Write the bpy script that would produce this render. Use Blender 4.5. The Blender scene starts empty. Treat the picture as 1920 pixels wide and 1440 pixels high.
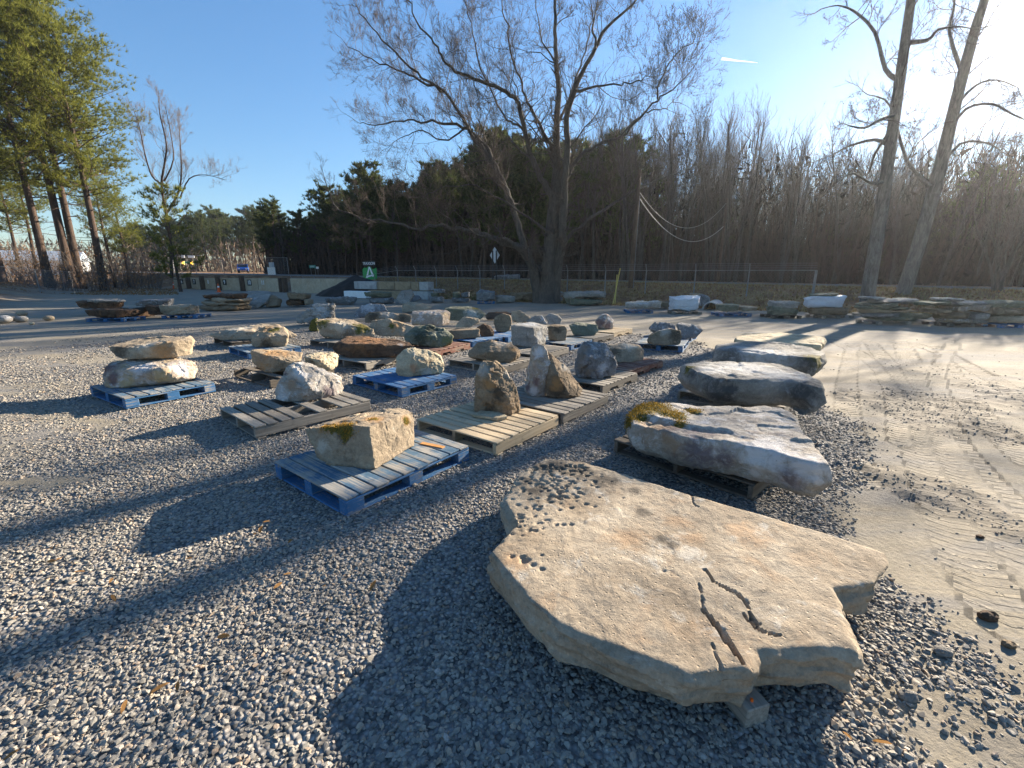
import bpy, bmesh, math, random
import numpy as np
from mathutils import Vector, Matrix, noise, Euler

# ------------------------------------------------------------------ camera, sky, sun, exposure
S = bpy.context.scene
COL = S.collection
FPX, PIT, HC = 820.0, math.atan(203 / 820.0), 1.61       # focal length in photo pixels, pitch down, eye height
cam = bpy.data.cameras.new('camera')
cam.sensor_width = 36.0
cam.lens = 36.0 * FPX / 1920.0
cam.clip_start, cam.clip_end = 0.05, 9000
camo = bpy.data.objects.new('camera', cam); COL.objects.link(camo)
camo.location = (0, 0, HC); camo.rotation_euler = (math.pi / 2 - PIT, 0, 0)
S.camera = camo

SUN_AZ, SUN_EL = math.radians(47.4), math.radians(18.6)   # azimuth from +Y towards +X
sd = Vector((math.sin(SUN_AZ) * math.cos(SUN_EL), math.cos(SUN_AZ) * math.cos(SUN_EL), math.sin(SUN_EL)))
W = bpy.data.worlds.new('World'); S.world = W; W.use_nodes = True
wn = W.node_tree; wn.nodes.clear()
sky = wn.nodes.new('ShaderNodeTexSky'); sky.sky_type = 'NISHITA'; sky.sun_disc = False
sky.sun_elevation = SUN_EL; sky.sun_rotation = SUN_AZ
sky.air_density = 1.0; sky.dust_density = 0.0; sky.ozone_density = 3.0; sky.altitude = 100
bg = wn.nodes.new('ShaderNodeBackground'); bg.inputs[1].default_value = 0.075
wo = wn.nodes.new('ShaderNodeOutputWorld')
wg = wn.nodes.new('ShaderNodeNewGeometry'); wd0 = wn.nodes.new('ShaderNodeVectorMath'); wd0.operation = 'DOT_PRODUCT'; wd0.inputs[1].default_value = (-sd.x, -sd.y, -sd.z)
wn.links.new(wg.outputs['Incoming'], wd0.inputs[0])
def wmath(op, a, b):
    m = wn.nodes.new('ShaderNodeMath'); m.operation = op
    for k, x in ((0, a), (1, b)):
        if hasattr(x, 'links'): wn.links.new(x, m.inputs[k])
        else: m.inputs[k].default_value = x
    return m.outputs[0]
cosd = wmath('MAXIMUM', wd0.outputs['Value'], 0.0)                # the bright aureole of a low sun, round the sun's own direction
glow = wmath('ADD', wmath('MULTIPLY', wmath('POWER', cosd, 1400.0), 60.0), wmath('MULTIPLY', wmath('POWER', cosd, 350.0), 6.0))
wadd = wn.nodes.new('ShaderNodeMix'); wadd.data_type = 'RGBA'; wadd.blend_type = 'ADD'; wadd.inputs[0].default_value = 1.0
wcol = wn.nodes.new('ShaderNodeVectorMath'); wcol.operation = 'SCALE'; wcol.inputs[0].default_value = (1.0, 0.96, 0.9); wn.links.new(glow, wcol.inputs['Scale'])
whs = wn.nodes.new('ShaderNodeHueSaturation'); whs.inputs['Saturation'].default_value = 1.12; whs.inputs['Value'].default_value = 1.0
wn.links.new(sky.outputs[0], whs.inputs['Color']); wbw = wn.nodes.new('ShaderNodeRGBToBW'); wn.links.new(sky.outputs[0], wbw.inputs[0])
wsc = wn.nodes.new('ShaderNodeVectorMath'); wsc.operation = 'SCALE'; wn.links.new(whs.outputs[0], wsc.inputs[0])
wn.links.new(wmath('DIVIDE', 1.0, wmath('ADD', wmath('MULTIPLY', wbw.outputs[0], 1 / 8.0), 1.0)), wsc.inputs['Scale'])
wn.links.new(wsc.outputs[0], wadd.inputs[6]); wn.links.new(wcol.outputs[0], wadd.inputs[7])
wn.links.new(wadd.outputs[2], bg.inputs[0]); wn.links.new(bg.outputs[0], wo.inputs[0])
sl = bpy.data.lights.new('sun', 'SUN'); sl.energy = 5.0; sl.angle = math.radians(0.55); sl.color = (1.0, 0.87, 0.7)
so = bpy.data.objects.new('sun', sl); COL.objects.link(so); so.rotation_euler = (-sd).to_track_quat('-Z', 'Y').to_euler()
S.view_settings.view_transform = 'Standard'; S.view_settings.look = 'None'
S.view_settings.exposure = 1.92; S.view_settings.gamma = 1.0; S.view_settings.use_curve_mapping = False
S.render.engine = 'CYCLES'
S.cycles.max_bounces = 6; S.cycles.transparent_max_bounces = 8

# ------------------------------------------------------------------ helpers
CP, SP = math.cos(PIT), math.sin(PIT)
def ray(u, v):
    x = (u - 960) / FPX; y = (720 - v) / FPX
    return x, CP + y * SP, y * CP - SP
def at(u, v, z=0.0):                       # photo pixel -> point on the level z
    x, y, d = ray(u, v); t = (z - HC) / d
    return Vector((x * t, y * t, z))
def pt(u, v, Y):                           # photo pixel -> point at distance Y
    x, y, d = ray(u, v); t = Y / y
    return Vector((x * t, Y, HC + d * t))
EW, NW = (-0.85, 0.527), (0.527, 0.85)     # along the road / away from the yard
def sw(s, w, z=0.0):
    return Vector((EW[0] * s + NW[0] * w, EW[1] * s + NW[1] * w, z))
def onw(u, w, z):                          # photo column u on the line w = const
    a = (u - 960) / FPX
    Y = (w + NW[0] * a * (z - HC) * SP) / (NW[0] * a * CP + NW[1])
    return Vector((a * (Y * CP - (z - HC) * SP), Y, z))
def sst(a, b, x):
    t = np.clip((x - a) / (b - a), 0, 1); return t * t * (3 - 2 * t)
def terrain(x, y):
    w = NW[0] * x + NW[1] * y; s = EW[0] * x + EW[1] * y
    zr = np.clip(1.03 + 0.0115 * s, 0.4, 3.2)
    b1 = sst(24.4, 29.5, w) * zr * (1 - sst(28, 34, s)) + sst(26.8, 29.5, w) * zr * sst(28, 34, s)
    ditch = -0.35 * np.exp(-((w - 24.6) / 0.9) ** 2) * (1 - sst(12, 18, s))
    q = -0.784 * (x + 35) - 0.621 * (y - 31)
    b2 = sst(-1.5, 4.5, q) * np.clip(1.0 + 0.01 * q, 0, 3)
    return np.maximum(b1 + ditch, b2)
def H(x, y): return float(terrain(np.float64(x), np.float64(y)))

def link(o, parent=None):
    COL.objects.link(o)
    if parent is not None: o.parent = parent
    return o
def tag(o, label=None, cat=None, group=None, kind=None):
    if label: o['label'] = label
    if cat: o['category'] = cat
    if group: o['group'] = group
    if kind: o['kind'] = kind
    elif cat: o['kind'] = 'thing'
    return o
def empty(name, loc, rz=0.0):
    o = bpy.data.objects.new(name, None); o.empty_display_size = 0.1
    o.location = loc; o.rotation_euler = (0, 0, rz); return link(o)
class MB:                                   # collects shapes for ONE mesh
    def __init__(s): s.v = []; s.f = []
    def tube(s, P, R, n=5, cap=False):
        P = [Vector(p) for p in P]; base = len(s.v); up = None
        for i, p in enumerate(P):
            d = (P[min(i + 1, len(P) - 1)] - P[max(i - 1, 0)])
            if d.length < 1e-9: d = Vector((0, 0, 1))
            d.normalize()
            a = d.orthogonal().normalized() if up is None else (up - d * up.dot(d))
            if a.length < 1e-6: a = d.orthogonal()
            a.normalize(); up = a; b = d.cross(a); r = R[i] if hasattr(R, '__len__') else R
            for k in range(n):
                t = 2 * math.pi * k / n
                s.v.append(tuple(p + a * (math.cos(t) * r) + b * (math.sin(t) * r)))
        for i in range(len(P) - 1):
            for k in range(n):
                k2 = (k + 1) % n
                s.f.append((base + i * n + k, base + i * n + k2, base + (i + 1) * n + k2, base + (i + 1) * n + k))
        if cap:
            s.f.append(tuple(base + k for k in reversed(range(n))))
            s.f.append(tuple(base + (len(P) - 1) * n + k for k in range(n)))
        return s
    def box(s, lo, hi, M=None):
        b = len(s.v)
        for z in (lo[2], hi[2]):
            for x, y in ((lo[0], lo[1]), (hi[0], lo[1]), (hi[0], hi[1]), (lo[0], hi[1])):
                p = Vector((x, y, z)); s.v.append(tuple(M @ p if M else p))
        for f in ((3, 2, 1, 0), (4, 5, 6, 7), (0, 1, 5, 4), (1, 2, 6, 5), (2, 3, 7, 6), (3, 0, 4, 7)):
            s.f.append(tuple(b + i for i in f))
        return s
    def tri(s, a, b, c):
        n = len(s.v); s.v += [tuple(a), tuple(b), tuple(c)]; s.f.append((n, n + 1, n + 2))
    def poly(s, pts):
        n = len(s.v); s.v += [tuple(p) for p in pts]; s.f.append(tuple(range(n, n + len(pts))))
    def prism(s, pts, vec):                 # polygon pulled along vec
        n = len(s.v); m = len(pts); vec = Vector(vec)
        s.v += [tuple(p) for p in pts] + [tuple(Vector(p) + vec) for p in pts]
        s.f.append(tuple(reversed(range(n, n + m)))); s.f.append(tuple(range(n + m, n + 2 * m)))
        for i in range(m): s.f.append((n + i, n + (i + 1) % m, n + m + (i + 1) % m, n + m + i))
        return s
    def mesh(s, name, mat, smooth=False):
        me = bpy.data.meshes.new(name); me.from_pydata(s.v, [], s.f)
        if mat: me.materials.append(mat)
        if smooth: me.polygons.foreach_set('use_smooth', [True] * len(me.polygons))
        me.update(); return me
    def build(s, name, mat, parent=None, smooth=False):
        return link(bpy.data.objects.new(name, s.mesh(name, mat, smooth)), parent)

# ------------------------------------------------------------------ materials
class NT:
    def __init__(s, name):
        s.m = bpy.data.materials.new(name); s.m.use_nodes = True; s.t = s.m.node_tree; s.t.nodes.clear()
        s.out = s.n('ShaderNodeOutputMaterial'); s.b = s.n('ShaderNodeBsdfPrincipled')
        s.l(s.b.outputs[0], s.out.inputs[0]); s.b.inputs['Roughness'].default_value = 0.9
        s.b.inputs['Specular IOR Level'].default_value = 0.25
    def n(s, t): return s.t.nodes.new(t)
    def l(s, a, b): s.t.links.new(a, b)
    def coords(s, rnd=True, scale=(1, 1, 1)):
        tc = s.n('ShaderNodeTexCoord'); mp = s.n('ShaderNodeMapping'); s.l(tc.outputs['Object'], mp.inputs[0])
        mp.inputs['Scale'].default_value = scale
        if rnd:
            oi = s.n('ShaderNodeObjectInfo'); ml = s.n('ShaderNodeMath'); ml.operation = 'MULTIPLY'; ml.inputs[1].default_value = 37
            s.l(oi.outputs['Random'], ml.inputs[0]); s.l(ml.outputs[0], mp.inputs['Location'])
        return mp.outputs[0]
    def noise(s, vec, scale, detail=5, rough=0.6, dist=0.0):
        n = s.n('ShaderNodeTexNoise'); n.inputs['Scale'].default_value = scale; n.inputs['Detail'].default_value = detail
        n.inputs['Roughness'].default_value = rough; n.inputs['Distortion'].default_value = dist
        s.l(vec, n.inputs['Vector']); return n.outputs[0]
    def voro(s, vec, scale, feature='F1'):
        n = s.n('ShaderNodeTexVoronoi'); n.feature = feature; n.inputs['Scale'].default_value = scale
        s.l(vec, n.inputs['Vector']); return n.outputs['Distance']
    def ramp(s, fac, stops):
        r = s.n('ShaderNodeValToRGB'); e = r.color_ramp.elements
        while len(e) < len(stops): e.new(0.5)
        for k, (p, c) in enumerate(stops):
            e[k].position = p; e[k].color = (*c, 1) if len(c) == 3 else c
        s.l(fac, r.inputs[0]); return r.outputs[0]
    def mix(s, fac, a, b, mode='MIX'):
        m = s.n('ShaderNodeMix'); m.data_type = 'RGBA'; m.blend_type = mode
        for k, x in ((0, fac), (6, a), (7, b)):
            if hasattr(x, 'links'): s.l(x, m.inputs[k])
            elif k == 0: m.inputs[0].default_value = x
            else: m.inputs[k].default_value = (*x, 1)
        return m.outputs[2]
    def math(s, op, a, b=0.0, clamp=False):
        m = s.n('ShaderNodeMath'); m.operation = op; m.use_clamp = clamp
        for k, x in ((0, a), (1, b)):
            if hasattr(x, 'links'): s.l(x, m.inputs[k])
            else: m.inputs[k].default_value = x
        return m.outputs[0]
    def attr(s, name):
        a = s.n('ShaderNodeAttribute'); a.attribute_name = name; return a.outputs['Fac']
    def rand(s):
        return s.n('ShaderNodeObjectInfo').outputs['Random']
    def bump(s, h, strength=0.5, dist=0.02, prev=None):
        b = s.n('ShaderNodeBump'); b.inputs['Strength'].default_value = strength; b.inputs['Distance'].default_value = dist
        s.l(h, b.inputs['Height'])
        if prev is not None: s.l(prev, b.inputs['Normal'])
        return b.outputs[0]
    def color(s, c): s.l(c, s.b.inputs['Base Color']) if hasattr(c, 'links') else setattr(s.b.inputs['Base Color'], 'default_value', (*c, 1))
    def normal(s, n): s.l(n, s.b.inputs['Normal'])

def flat(name, c, rough=0.7, metal=0.0, var=0.15):
    t = NT(name); v = t.coords(False); n = t.noise(v, 6, 6)
    d = tuple(x * (1 - var * 2) for x in c); e = tuple(min(1, x * (1 + var)) for x in c)
    t.color(t.ramp(n, [(0.3, d), (0.7, e)])); t.b.inputs['Roughness'].default_value = rough; t.b.inputs['Metallic'].default_value = metal
    return t.m

def stone(name, a, b, stain=(0.05, 0.045, 0.04), lich=(0.5, 0.5, 0.48), lich_t=0.66, ochre=(0.36, 0.2, 0.08), och_t=0.68, stain_t=0.62, pits=0.0, band=0.3, bs=1.0):
    t = NT(name); v = t.coords(True)
    n1 = t.noise(v, 2.3, 8, 0.62, 0.4); n2 = t.noise(v, 6.5, 9, 0.7, 0.6); n3 = t.noise(v, 30, 6, 0.7)
    vb = t.coords(True, (1.2, 1.2, 14)); n4 = t.noise(vb, 1.6, 6, 0.6, 0.5)
    c = t.ramp(n1, [(0.3, a), (0.68, b)])
    c = t.mix(t.math('MULTIPLY', t.ramp(n4, [(0.42, (0, 0, 0)), (0.62, (1, 1, 1))]), band), c, tuple(0.62 * x for x in a))
    c = t.mix(t.math('MULTIPLY', t.ramp(t.noise(v, 3.7, 7, 0.7, 0.8), [(och_t - .06, (0, 0, 0)), (och_t + 0.08, (1, 1, 1))]), 0.6), c, ochre)
    c = t.mix(t.math('MULTIPLY', t.ramp(n2, [(stain_t - .05, (0, 0, 0)), (stain_t + 0.1, (1, 1, 1))]), 0.7), c, stain)
    c = t.mix(t.math('MULTIPLY', t.ramp(t.noise(v, 5.1, 10, 0.75, 0.5), [(lich_t - .04, (0, 0, 0)), (lich_t + 0.05, (1, 1, 1))]), 0.75), c, lich)
    c = t.mix(0.5, c, t.ramp(t.noise(v, 75, 8, 0.8), [(0.3, (0.5, 0.5, 0.5)), (0.7, (1.35, 1.35, 1.35))]), 'MULTIPLY')
    c = t.mix(0.55, c, t.ramp(n3, [(0.25, (0.45, 0.45, 0.45)), (0.75, (1.35, 1.35, 1.35))]), 'MULTIPLY')
    edge = t.noise(v, 9, 10, 0.72, 0.6)
    def spot(nm, col):
        k = t.math('ADD', t.attr(nm), t.math('MULTIPLY', t.math('SUBTRACT', edge, 0.5), 2.6))
        return t.ramp(k, [(0.4, (0, 0, 0)), (0.95 if nm != 'moss' else 0.7, (1, 1, 1))])
    c = t.mix(t.math('MULTIPLY', spot('dark', None), 0.85), c, stain)
    c = t.mix(t.math('MULTIPLY', spot('pale', None), 0.8), c, lich)
    c = t.mix(t.math('MULTIPLY', spot('rust', None), 0.75), c, ochre)
    mossc = t.ramp(n3, [(0.3, (0.045, 0.05, 0.012)), (0.55, (0.13, 0.11, 0.022)), (0.8, (0.27, 0.18, 0.035))])
    c = t.mix(spot('moss', None), c, mossc)
    t.color(c)
    h = t.math('ADD', t.math('MULTIPLY', n2, 1.0), t.math('MULTIPLY', n3, 0.35))
    h = t.math('ADD', h, t.math('MULTIPLY', t.noise(v, 90, 8, 0.75), 0.22))
    if pits:
        h = t.math('SUBTRACT', h, t.math('MULTIPLY', t.ramp(t.voro(v, 34), [(0.08, (1, 1, 1)), (0.2, (0, 0, 0))]), pits))
    t.normal(t.bump(h, bs, 0.035))
    t.b.inputs['Roughness'].default_value = 0.92
    return t.m
MS = {
 'slabtan': stone('stone_slab_tan', (0.25, 0.19, 0.125), (0.45, 0.375, 0.275), (0.075, 0.062, 0.048), (0.5, 0.46, 0.39), 0.6, (0.36, 0.24, 0.14), 0.6, 0.6, 0.4, 0.15, 0.42),
 'tan': stone('stone_tan', (0.29, 0.225, 0.155), (0.47, 0.38, 0.265), (0.09, 0.07, 0.05), (0.52, 0.47, 0.38), 0.66),
 'cream': stone('stone_cream', (0.42, 0.34, 0.22), (0.6, 0.52, 0.36), (0.14, 0.11, 0.08), (0.6, 0.57, 0.5), 0.62, (0.42, 0.22, 0.12), 0.66),
 'white': stone('stone_pale', (0.3, 0.255, 0.205), (0.52, 0.48, 0.42), (0.13, 0.1, 0.11), (0.62, 0.6, 0.58), 0.56, (0.3, 0.2, 0.12), 0.66, 0.62),
 'grey': stone('stone_grey', (0.22, 0.205, 0.18), (0.39, 0.368, 0.325), (0.05, 0.05, 0.05), (0.46, 0.46, 0.45), 0.6, (0.26, 0.2, 0.13), 0.72),
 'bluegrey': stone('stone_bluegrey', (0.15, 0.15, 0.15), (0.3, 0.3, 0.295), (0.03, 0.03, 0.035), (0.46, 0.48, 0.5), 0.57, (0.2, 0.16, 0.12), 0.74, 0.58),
 'brown': stone('stone_brown', (0.2, 0.145, 0.09), (0.34, 0.255, 0.165), (0.06, 0.045, 0.03), (0.42, 0.38, 0.32), 0.67),
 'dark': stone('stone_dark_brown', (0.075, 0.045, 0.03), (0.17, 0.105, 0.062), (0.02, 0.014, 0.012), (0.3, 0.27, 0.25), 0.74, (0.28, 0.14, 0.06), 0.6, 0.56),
 'green': stone('stone_green_grey', (0.12, 0.13, 0.09), (0.24, 0.245, 0.18), (0.035, 0.04, 0.025), (0.4, 0.41, 0.37), 0.63, (0.18, 0.17, 0.06), 0.6),
 'purple': stone('stone_mauve', (0.31, 0.245, 0.2), (0.52, 0.44, 0.35), (0.15, 0.09, 0.09), (0.64, 0.6, 0.58), 0.56, (0.44, 0.32, 0.16), 0.56, 0.6),
}
def wood(name, a, b, grain=1.0, paint=None, wear=0.5):
    t = NT(name); v = t.coords(True, (2.2, 55, 55)); n = t.noise(v, 1.0, 6, 0.65, 0.6); v2 = t.coords(True); n2 = t.noise(v2, 5, 6)
    c = t.ramp(n, [(0.28, a), (0.7, b)])
    br = t.math('ADD', t.math('MULTIPLY', t.rand(), 0.6), 0.7)
    cb = t.n('ShaderNodeCombineXYZ'); [t.l(br, cb.inputs[i]) for i in range(3)]
    c = t.mix(1.0, c, cb.outputs[0], 'MULTIPLY')
    if paint:
        k = t.ramp(t.math('ADD', t.math('MULTIPLY', n, 0.45), t.math('MULTIPLY', n2, 0.55)), [(wear - .05, (1, 1, 1)), (wear + .05, (0, 0, 0))])
        c = t.mix(t.math('MULTIPLY', k, 0.95), c, t.ramp(n2, [(0.3, tuple(0.75 * x for x in paint)), (0.7, tuple(1.2 * x for x in paint))]))
    c = t.mix(t.math('MULTIPLY', t.ramp(t.noise(v2, 9, 7, 0.7), [(0.56, (0, 0, 0)), (0.72, (1, 1, 1))]), 0.55), c, (0.07, 0.06, 0.05))
    if paint: c = t.mix(t.math('MULTIPLY', t.ramp(t.noise(t.coords(True, (4, 14, 14)), 3, 8, 0.75), [(0.55, (0, 0, 0)), (0.7, (1, 1, 1))]), 0.6), c, (0.3, 0.3, 0.28))
    t.color(c); t.normal(t.bump(n, 0.5, 0.004)); t.b.inputs['Roughness'].default_value = 0.85
    return t.m
MW = {
 'blue': wood('pallet_blue_paint', (0.16, 0.14, 0.11), (0.3, 0.27, 0.22), 1, (0.03, 0.135, 0.3), 0.57),
 'bluetop': wood('pallet_blue_worn', (0.17, 0.16, 0.14), (0.34, 0.32, 0.28), 1, (0.06, 0.14, 0.22), 0.5),
 'grey': wood('pallet_grey_wood', (0.15, 0.13, 0.105), (0.32, 0.29, 0.24)),
 'fresh': wood('pallet_fresh_wood', (0.34, 0.26, 0.16), (0.56, 0.45, 0.3)),
 'red': wood('pallet_red_wood', (0.16, 0.1, 0.075), (0.3, 0.2, 0.145), 1, (0.17, 0.06, 0.04), 0.5),
 'dark': wood('pallet_dark_wood', (0.07, 0.058, 0.045), (0.16, 0.135, 0.105)),
}
M_bark = None
def barkmat(name, a, b, sc=9):
    t = NT(name); v = t.coords(True, (1, 1, 0.25)); n = t.noise(v, sc, 8, 0.7, 0.8)
    t.color(t.ramp(n, [(0.3, a), (0.72, b)])); t.normal(t.bump(n, 0.9, 0.06)); return t.m
M_bark = barkmat('bark_grey', (0.035, 0.03, 0.025), (0.13, 0.115, 0.095))
M_barkpale = barkmat('bark_pale', (0.07, 0.06, 0.05), (0.25, 0.22, 0.185), 10)
M_barkpine = barkmat('bark_pine', (0.028, 0.02, 0.015), (0.115, 0.076, 0.055), 8)
M_twig = flat('twigs', (0.1, 0.075, 0.058), 0.9)
M_twigfar = flat('twigs_far', (0.13, 0.105, 0.088), 0.9)
def leafmat(name, a, b, tr=0.35):
    t = NT(name); g = t.n('ShaderNodeNewGeometry'); r = t.ramp(g.outputs['Random Per Island'], [(0.0, a), (1.0, b)])
    d = t.n('ShaderNodeBsdfDiffuse'); s = t.n('ShaderNodeBsdfTranslucent'); mx = t.n('ShaderNodeMixShader'); mx.inputs[0].default_value = tr
    t.l(r, d.inputs[0]); t.l(r, s.inputs[0]); t.l(d.outputs[0], mx.inputs[1]); t.l(s.outputs[0], mx.inputs[2]); t.l(mx.outputs[0], t.out.inputs[0])
    return t.m
M_needle = leafmat('pine_needles', (0.085, 0.105, 0.022), (0.26, 0.26, 0.06), 0.55)
M_needledk = leafmat('pine_needles_dark', (0.035, 0.052, 0.017), (0.115, 0.13, 0.042), 0.4)
M_brown = leafmat('dead_leaves', (0.16, 0.075, 0.03), (0.34, 0.2, 0.08), 0.3)
M_grass = leafmat('winter_grass', (0.2, 0.15, 0.065), (0.42, 0.32, 0.15), 0.3)
M_grassg = leafmat('weed_green', (0.05, 0.065, 0.02), (0.15, 0.14, 0.05), 0.3)
M_moss = leafmat('moss_tufts', (0.09, 0.07, 0.015), (0.36, 0.22, 0.04), 0.3)
M_mossr = leafmat('moss_tufts_rusty', (0.26, 0.14, 0.02), (0.46, 0.27, 0.05), 0.3)
M_metal = flat('galvanised_steel', (0.24, 0.245, 0.25), 0.5, 0.5)
def concrete(name, a, b, tint):
    t = NT(name); v = t.coords(False); n = t.noise(v, 1.3, 8, 0.7, 0.6); n2 = t.noise(v, 9, 8, 0.7)
    c = t.ramp(n, [(0.3, a), (0.7, b)]); c = t.mix(t.math('MULTIPLY', t.ramp(t.noise(v, 0.7, 6, 0.6, 1), [(0.5, (0, 0, 0)), (0.66, (1, 1, 1))]), 0.6), c, tint)
    c = t.mix(0.5, c, t.ramp(n2, [(0.3, (0.6, 0.6, 0.6)), (0.7, (1.2, 1.2, 1.2))]), 'MULTIPLY')
    t.color(c); t.normal(t.bump(n2, 0.4, 0.02)); return t.m
M_conc = concrete('concrete_stained', (0.36, 0.29, 0.2), (0.55, 0.46, 0.34), (0.46, 0.33, 0.21))
M_concblk = concrete('concrete_block', (0.24, 0.175, 0.105), (0.4, 0.31, 0.2), (0.17, 0.13, 0.09))
M_concgrey = concrete('concrete_grey', (0.3, 0.3, 0.29), (0.5, 0.5, 0.48), (0.22, 0.22, 0.22))
M_white = flat('white_paint', (0.8, 0.8, 0.79), 0.5, 0, 0.05)
M_black = flat('black_paint', (0.03, 0.03, 0.03), 0.6)
M_green = flat('sign_green', (0.02, 0.3, 0.07), 0.5, 0, 0.08)
M_roadgreen = flat('road_sign_green', (0.01, 0.22, 0.16), 0.5, 0, 0.05)
M_orange = flat('cone_orange', (0.75, 0.12, 0.03), 0.5, 0, 0.08)
M_yellow = flat('guard_yellow', (0.6, 0.47, 0.13), 0.5, 0, 0.08)
M_signback = flat('sign_back_metal', (0.5, 0.54, 0.57), 0.5, 0.2, 0.04)
M_pole = barkmat('pole_wood', (0.06, 0.043, 0.032), (0.17, 0.115, 0.08), 5)
M_carblue = flat('car_paint_blue', (0.02, 0.1, 0.42), 0.25, 0.2, 0.03)
M_glass = flat('dark_glass', (0.03, 0.035, 0.04), 0.08)
M_rubber = flat('rubber', (0.02, 0.02, 0.02), 0.8)
M_cable = flat('cable', (0.33, 0.32, 0.3), 0.6)
M_mulch = concrete('dark_mulch', (0.012, 0.011, 0.01), (0.035, 0.032, 0.03), (0.02, 0.018, 0.016))
t = NT('stretch_wrap'); t.color((0.62, 0.66, 0.7)); t.b.inputs['Roughness'].default_value = 0.22; t.b.inputs['Specular IOR Level'].default_value = 0.7
t.normal(t.bump(t.noise(t.coords(True, (1, 1, 3)), 5, 5, 0.6, 1.5), 0.9, 0.08)); M_wrap = t.m
t = NT('white_sheet'); t.color((0.7, 0.71, 0.75)); t.b.inputs['Roughness'].default_value = 0.5
t.normal(t.bump(t.noise(t.coords(True, (2, 2, 5)), 3, 5, 0.6, 1.5), 0.8, 0.08)); M_sheet = t.m

# ------------------------------------------------------------------ ground
def vnoise(x, y, sc, seed=0, octv=4):
    x = np.asarray(x, float) * sc + seed * 17.3; y = np.asarray(y, float) * sc - seed * 9.7; o = np.zeros_like(x); a = 0.5; tot = 0
    for k in range(octv):
        xi = np.floor(x).astype(np.int64); yi = np.floor(y).astype(np.int64); fx = x - xi; fy = y - yi
        fx = fx * fx * (3 - 2 * fx); fy = fy * fy * (3 - 2 * fy)
        def h(i, j):
            n = (i * 374761393 + j * 668265263 + k * 1442695 + seed * 9127) & 0x7fffffff
            n = ((n ^ (n >> 13)) * 1274126177) & 0x7fffffff
            return ((n ^ (n >> 16)) & 0xffff) / 65535.0
        o += a * ((h(xi, yi) * (1 - fx) + h(xi + 1, yi) * fx) * (1 - fy) + (h(xi, yi + 1) * (1 - fx) + h(xi + 1, yi + 1) * fx) * fy)
        tot += a; a *= 0.5; x = x * 2.03 + 5.1; y = y * 2.03 + 3.7
    return o / tot
def gravel_mask(x, y):
    x = np.asarray(x, float); y = np.asarray(y, float)
    xb = np.interp(y, [0.5, 1.4, 2.5, 3.8, 5.6, 8, 10, 13, 16], [1.25, 1.75, 2.45, 3.15, 4.1, 4.5, 4.7, 4.2, 3.0])
    n = vnoise(x, y, 0.9, 3) - 0.5; n2 = vnoise(x, y, 0.35, 5) - 0.5
    r = sst(0.45, -0.45, x - xb + n * 1.5)
    back = sst(15.5, 11.0, y + n2 * 7 + 0.25 * x)
    xl = np.interp(y, [0.5, 2, 3, 4, 5.5, 8, 12], [-6, -4.2, -3.5, -3.1, -4.2, -5.5, -6.5])
    l = sst(-0.5, 0.7, x - xl + n * 2.2)
    left = np.maximum(l, (0.4 + sst(0.42, 0.58, vnoise(x * 0.5 + 0.35 * y, (y - 0.4 * x) * 1.5, 0.5, 11)) * 0.6) * sst(-14, -9, x))
    return np.clip(r * left * back, 0, 1)
TRK = [[(1600, 640), (1593, 683), (1587, 720), (1588, 763), (1592, 813), (1600, 850), (1615, 900)],
       [(1560, 640), (1610, 660), (1650, 693), (1677, 733), (1686, 780), (1692, 830)],
       [(1630, 640), (1672, 690), (1700, 733), (1713, 780), (1727, 847), (1760, 930), (1810, 1040), (1900, 1180)],
       [(1690, 640), (1715, 700), (1735, 760), (1760, 813), (1800, 880), (1856, 950), (1950, 1060)],
       [(1790, 640), (1762, 690), (1755, 730), (1765, 780), (1795, 840), (1850, 900), (1935, 985)],
       [(1760, 650), (1785, 700), (1815, 750), (1860, 800), (1940, 870)],
       [(1700, 640), (1780, 668), (1850, 705), (1930, 750)]]
TRK = [np.array([tuple(at(u, v).xy) for u, v in T]) for T in TRK]
TW = [0.11, 0.10, 0.12, 0.15, 0.11, 0.11, 0.12]
def track(x, y):
    best = np.zeros_like(x); sec = np.zeros_like(x); ts = np.zeros_like(x); tl = np.zeros_like(x)
    for T, w in zip(TRK, TW):
        d0 = np.full_like(x, 1e9); s0 = np.zeros_like(x); l0 = np.zeros_like(x); acc = 0.0
        for a, b in zip(T[:-1], T[1:]):
            e = b - a; L = math.hypot(*e); k = np.clip(((x - a[0]) * e[0] + (y - a[1]) * e[1]) / L ** 2, 0, 1)
            dx = x - a[0] - k * e[0]; dy = y - a[1] - k * e[1]; d = np.hypot(dx, dy); sg = np.sign(dx * e[1] - dy * e[0])
            m = d < d0; d0 = np.where(m, d, d0); s0 = np.where(m, acc + k * L, s0); l0 = np.where(m, d * sg, l0); acc += L
        f = sst(w * 1.3, w * 0.75, d0)
        m = f > best; sec = np.where(m, best, np.maximum(sec, f)); best = np.where(m, f, best); ts = np.where(m, s0, ts); tl = np.where(m, l0, tl)
    return np.maximum(0, best - sec), ts, tl
def lines(parts):
    o = []
    for a, b, st in parts: o += list(np.arange(a, b, st))
    return np.array(o)
gx = np.concatenate([-np.geomspace(9, 420, 34)[::-1], lines([(-8.8, -2, .1), (-2, 8, .05), (8, 14, .1), (14, 40, .4)]), np.geomspace(40, 420, 22)])
gy = np.concatenate([lines([(-12, 0, .6), (0, 9, .05), (9, 16, .1), (16, 72, .4)]), np.geomspace(72, 430, 26)])
GX, GY = np.meshgrid(gx, gy); fx, fy = GX.ravel(), GY.ravel()
gm = gravel_mask(fx, fy); tm, ts, tl = track(fx, fy)
fade = sst(14.5, 11, fy)
tm = tm * fade * (1 - 0.6 * sst(0.4, 0.62, vnoise(fx, fy, 1.1, 21)))
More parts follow.
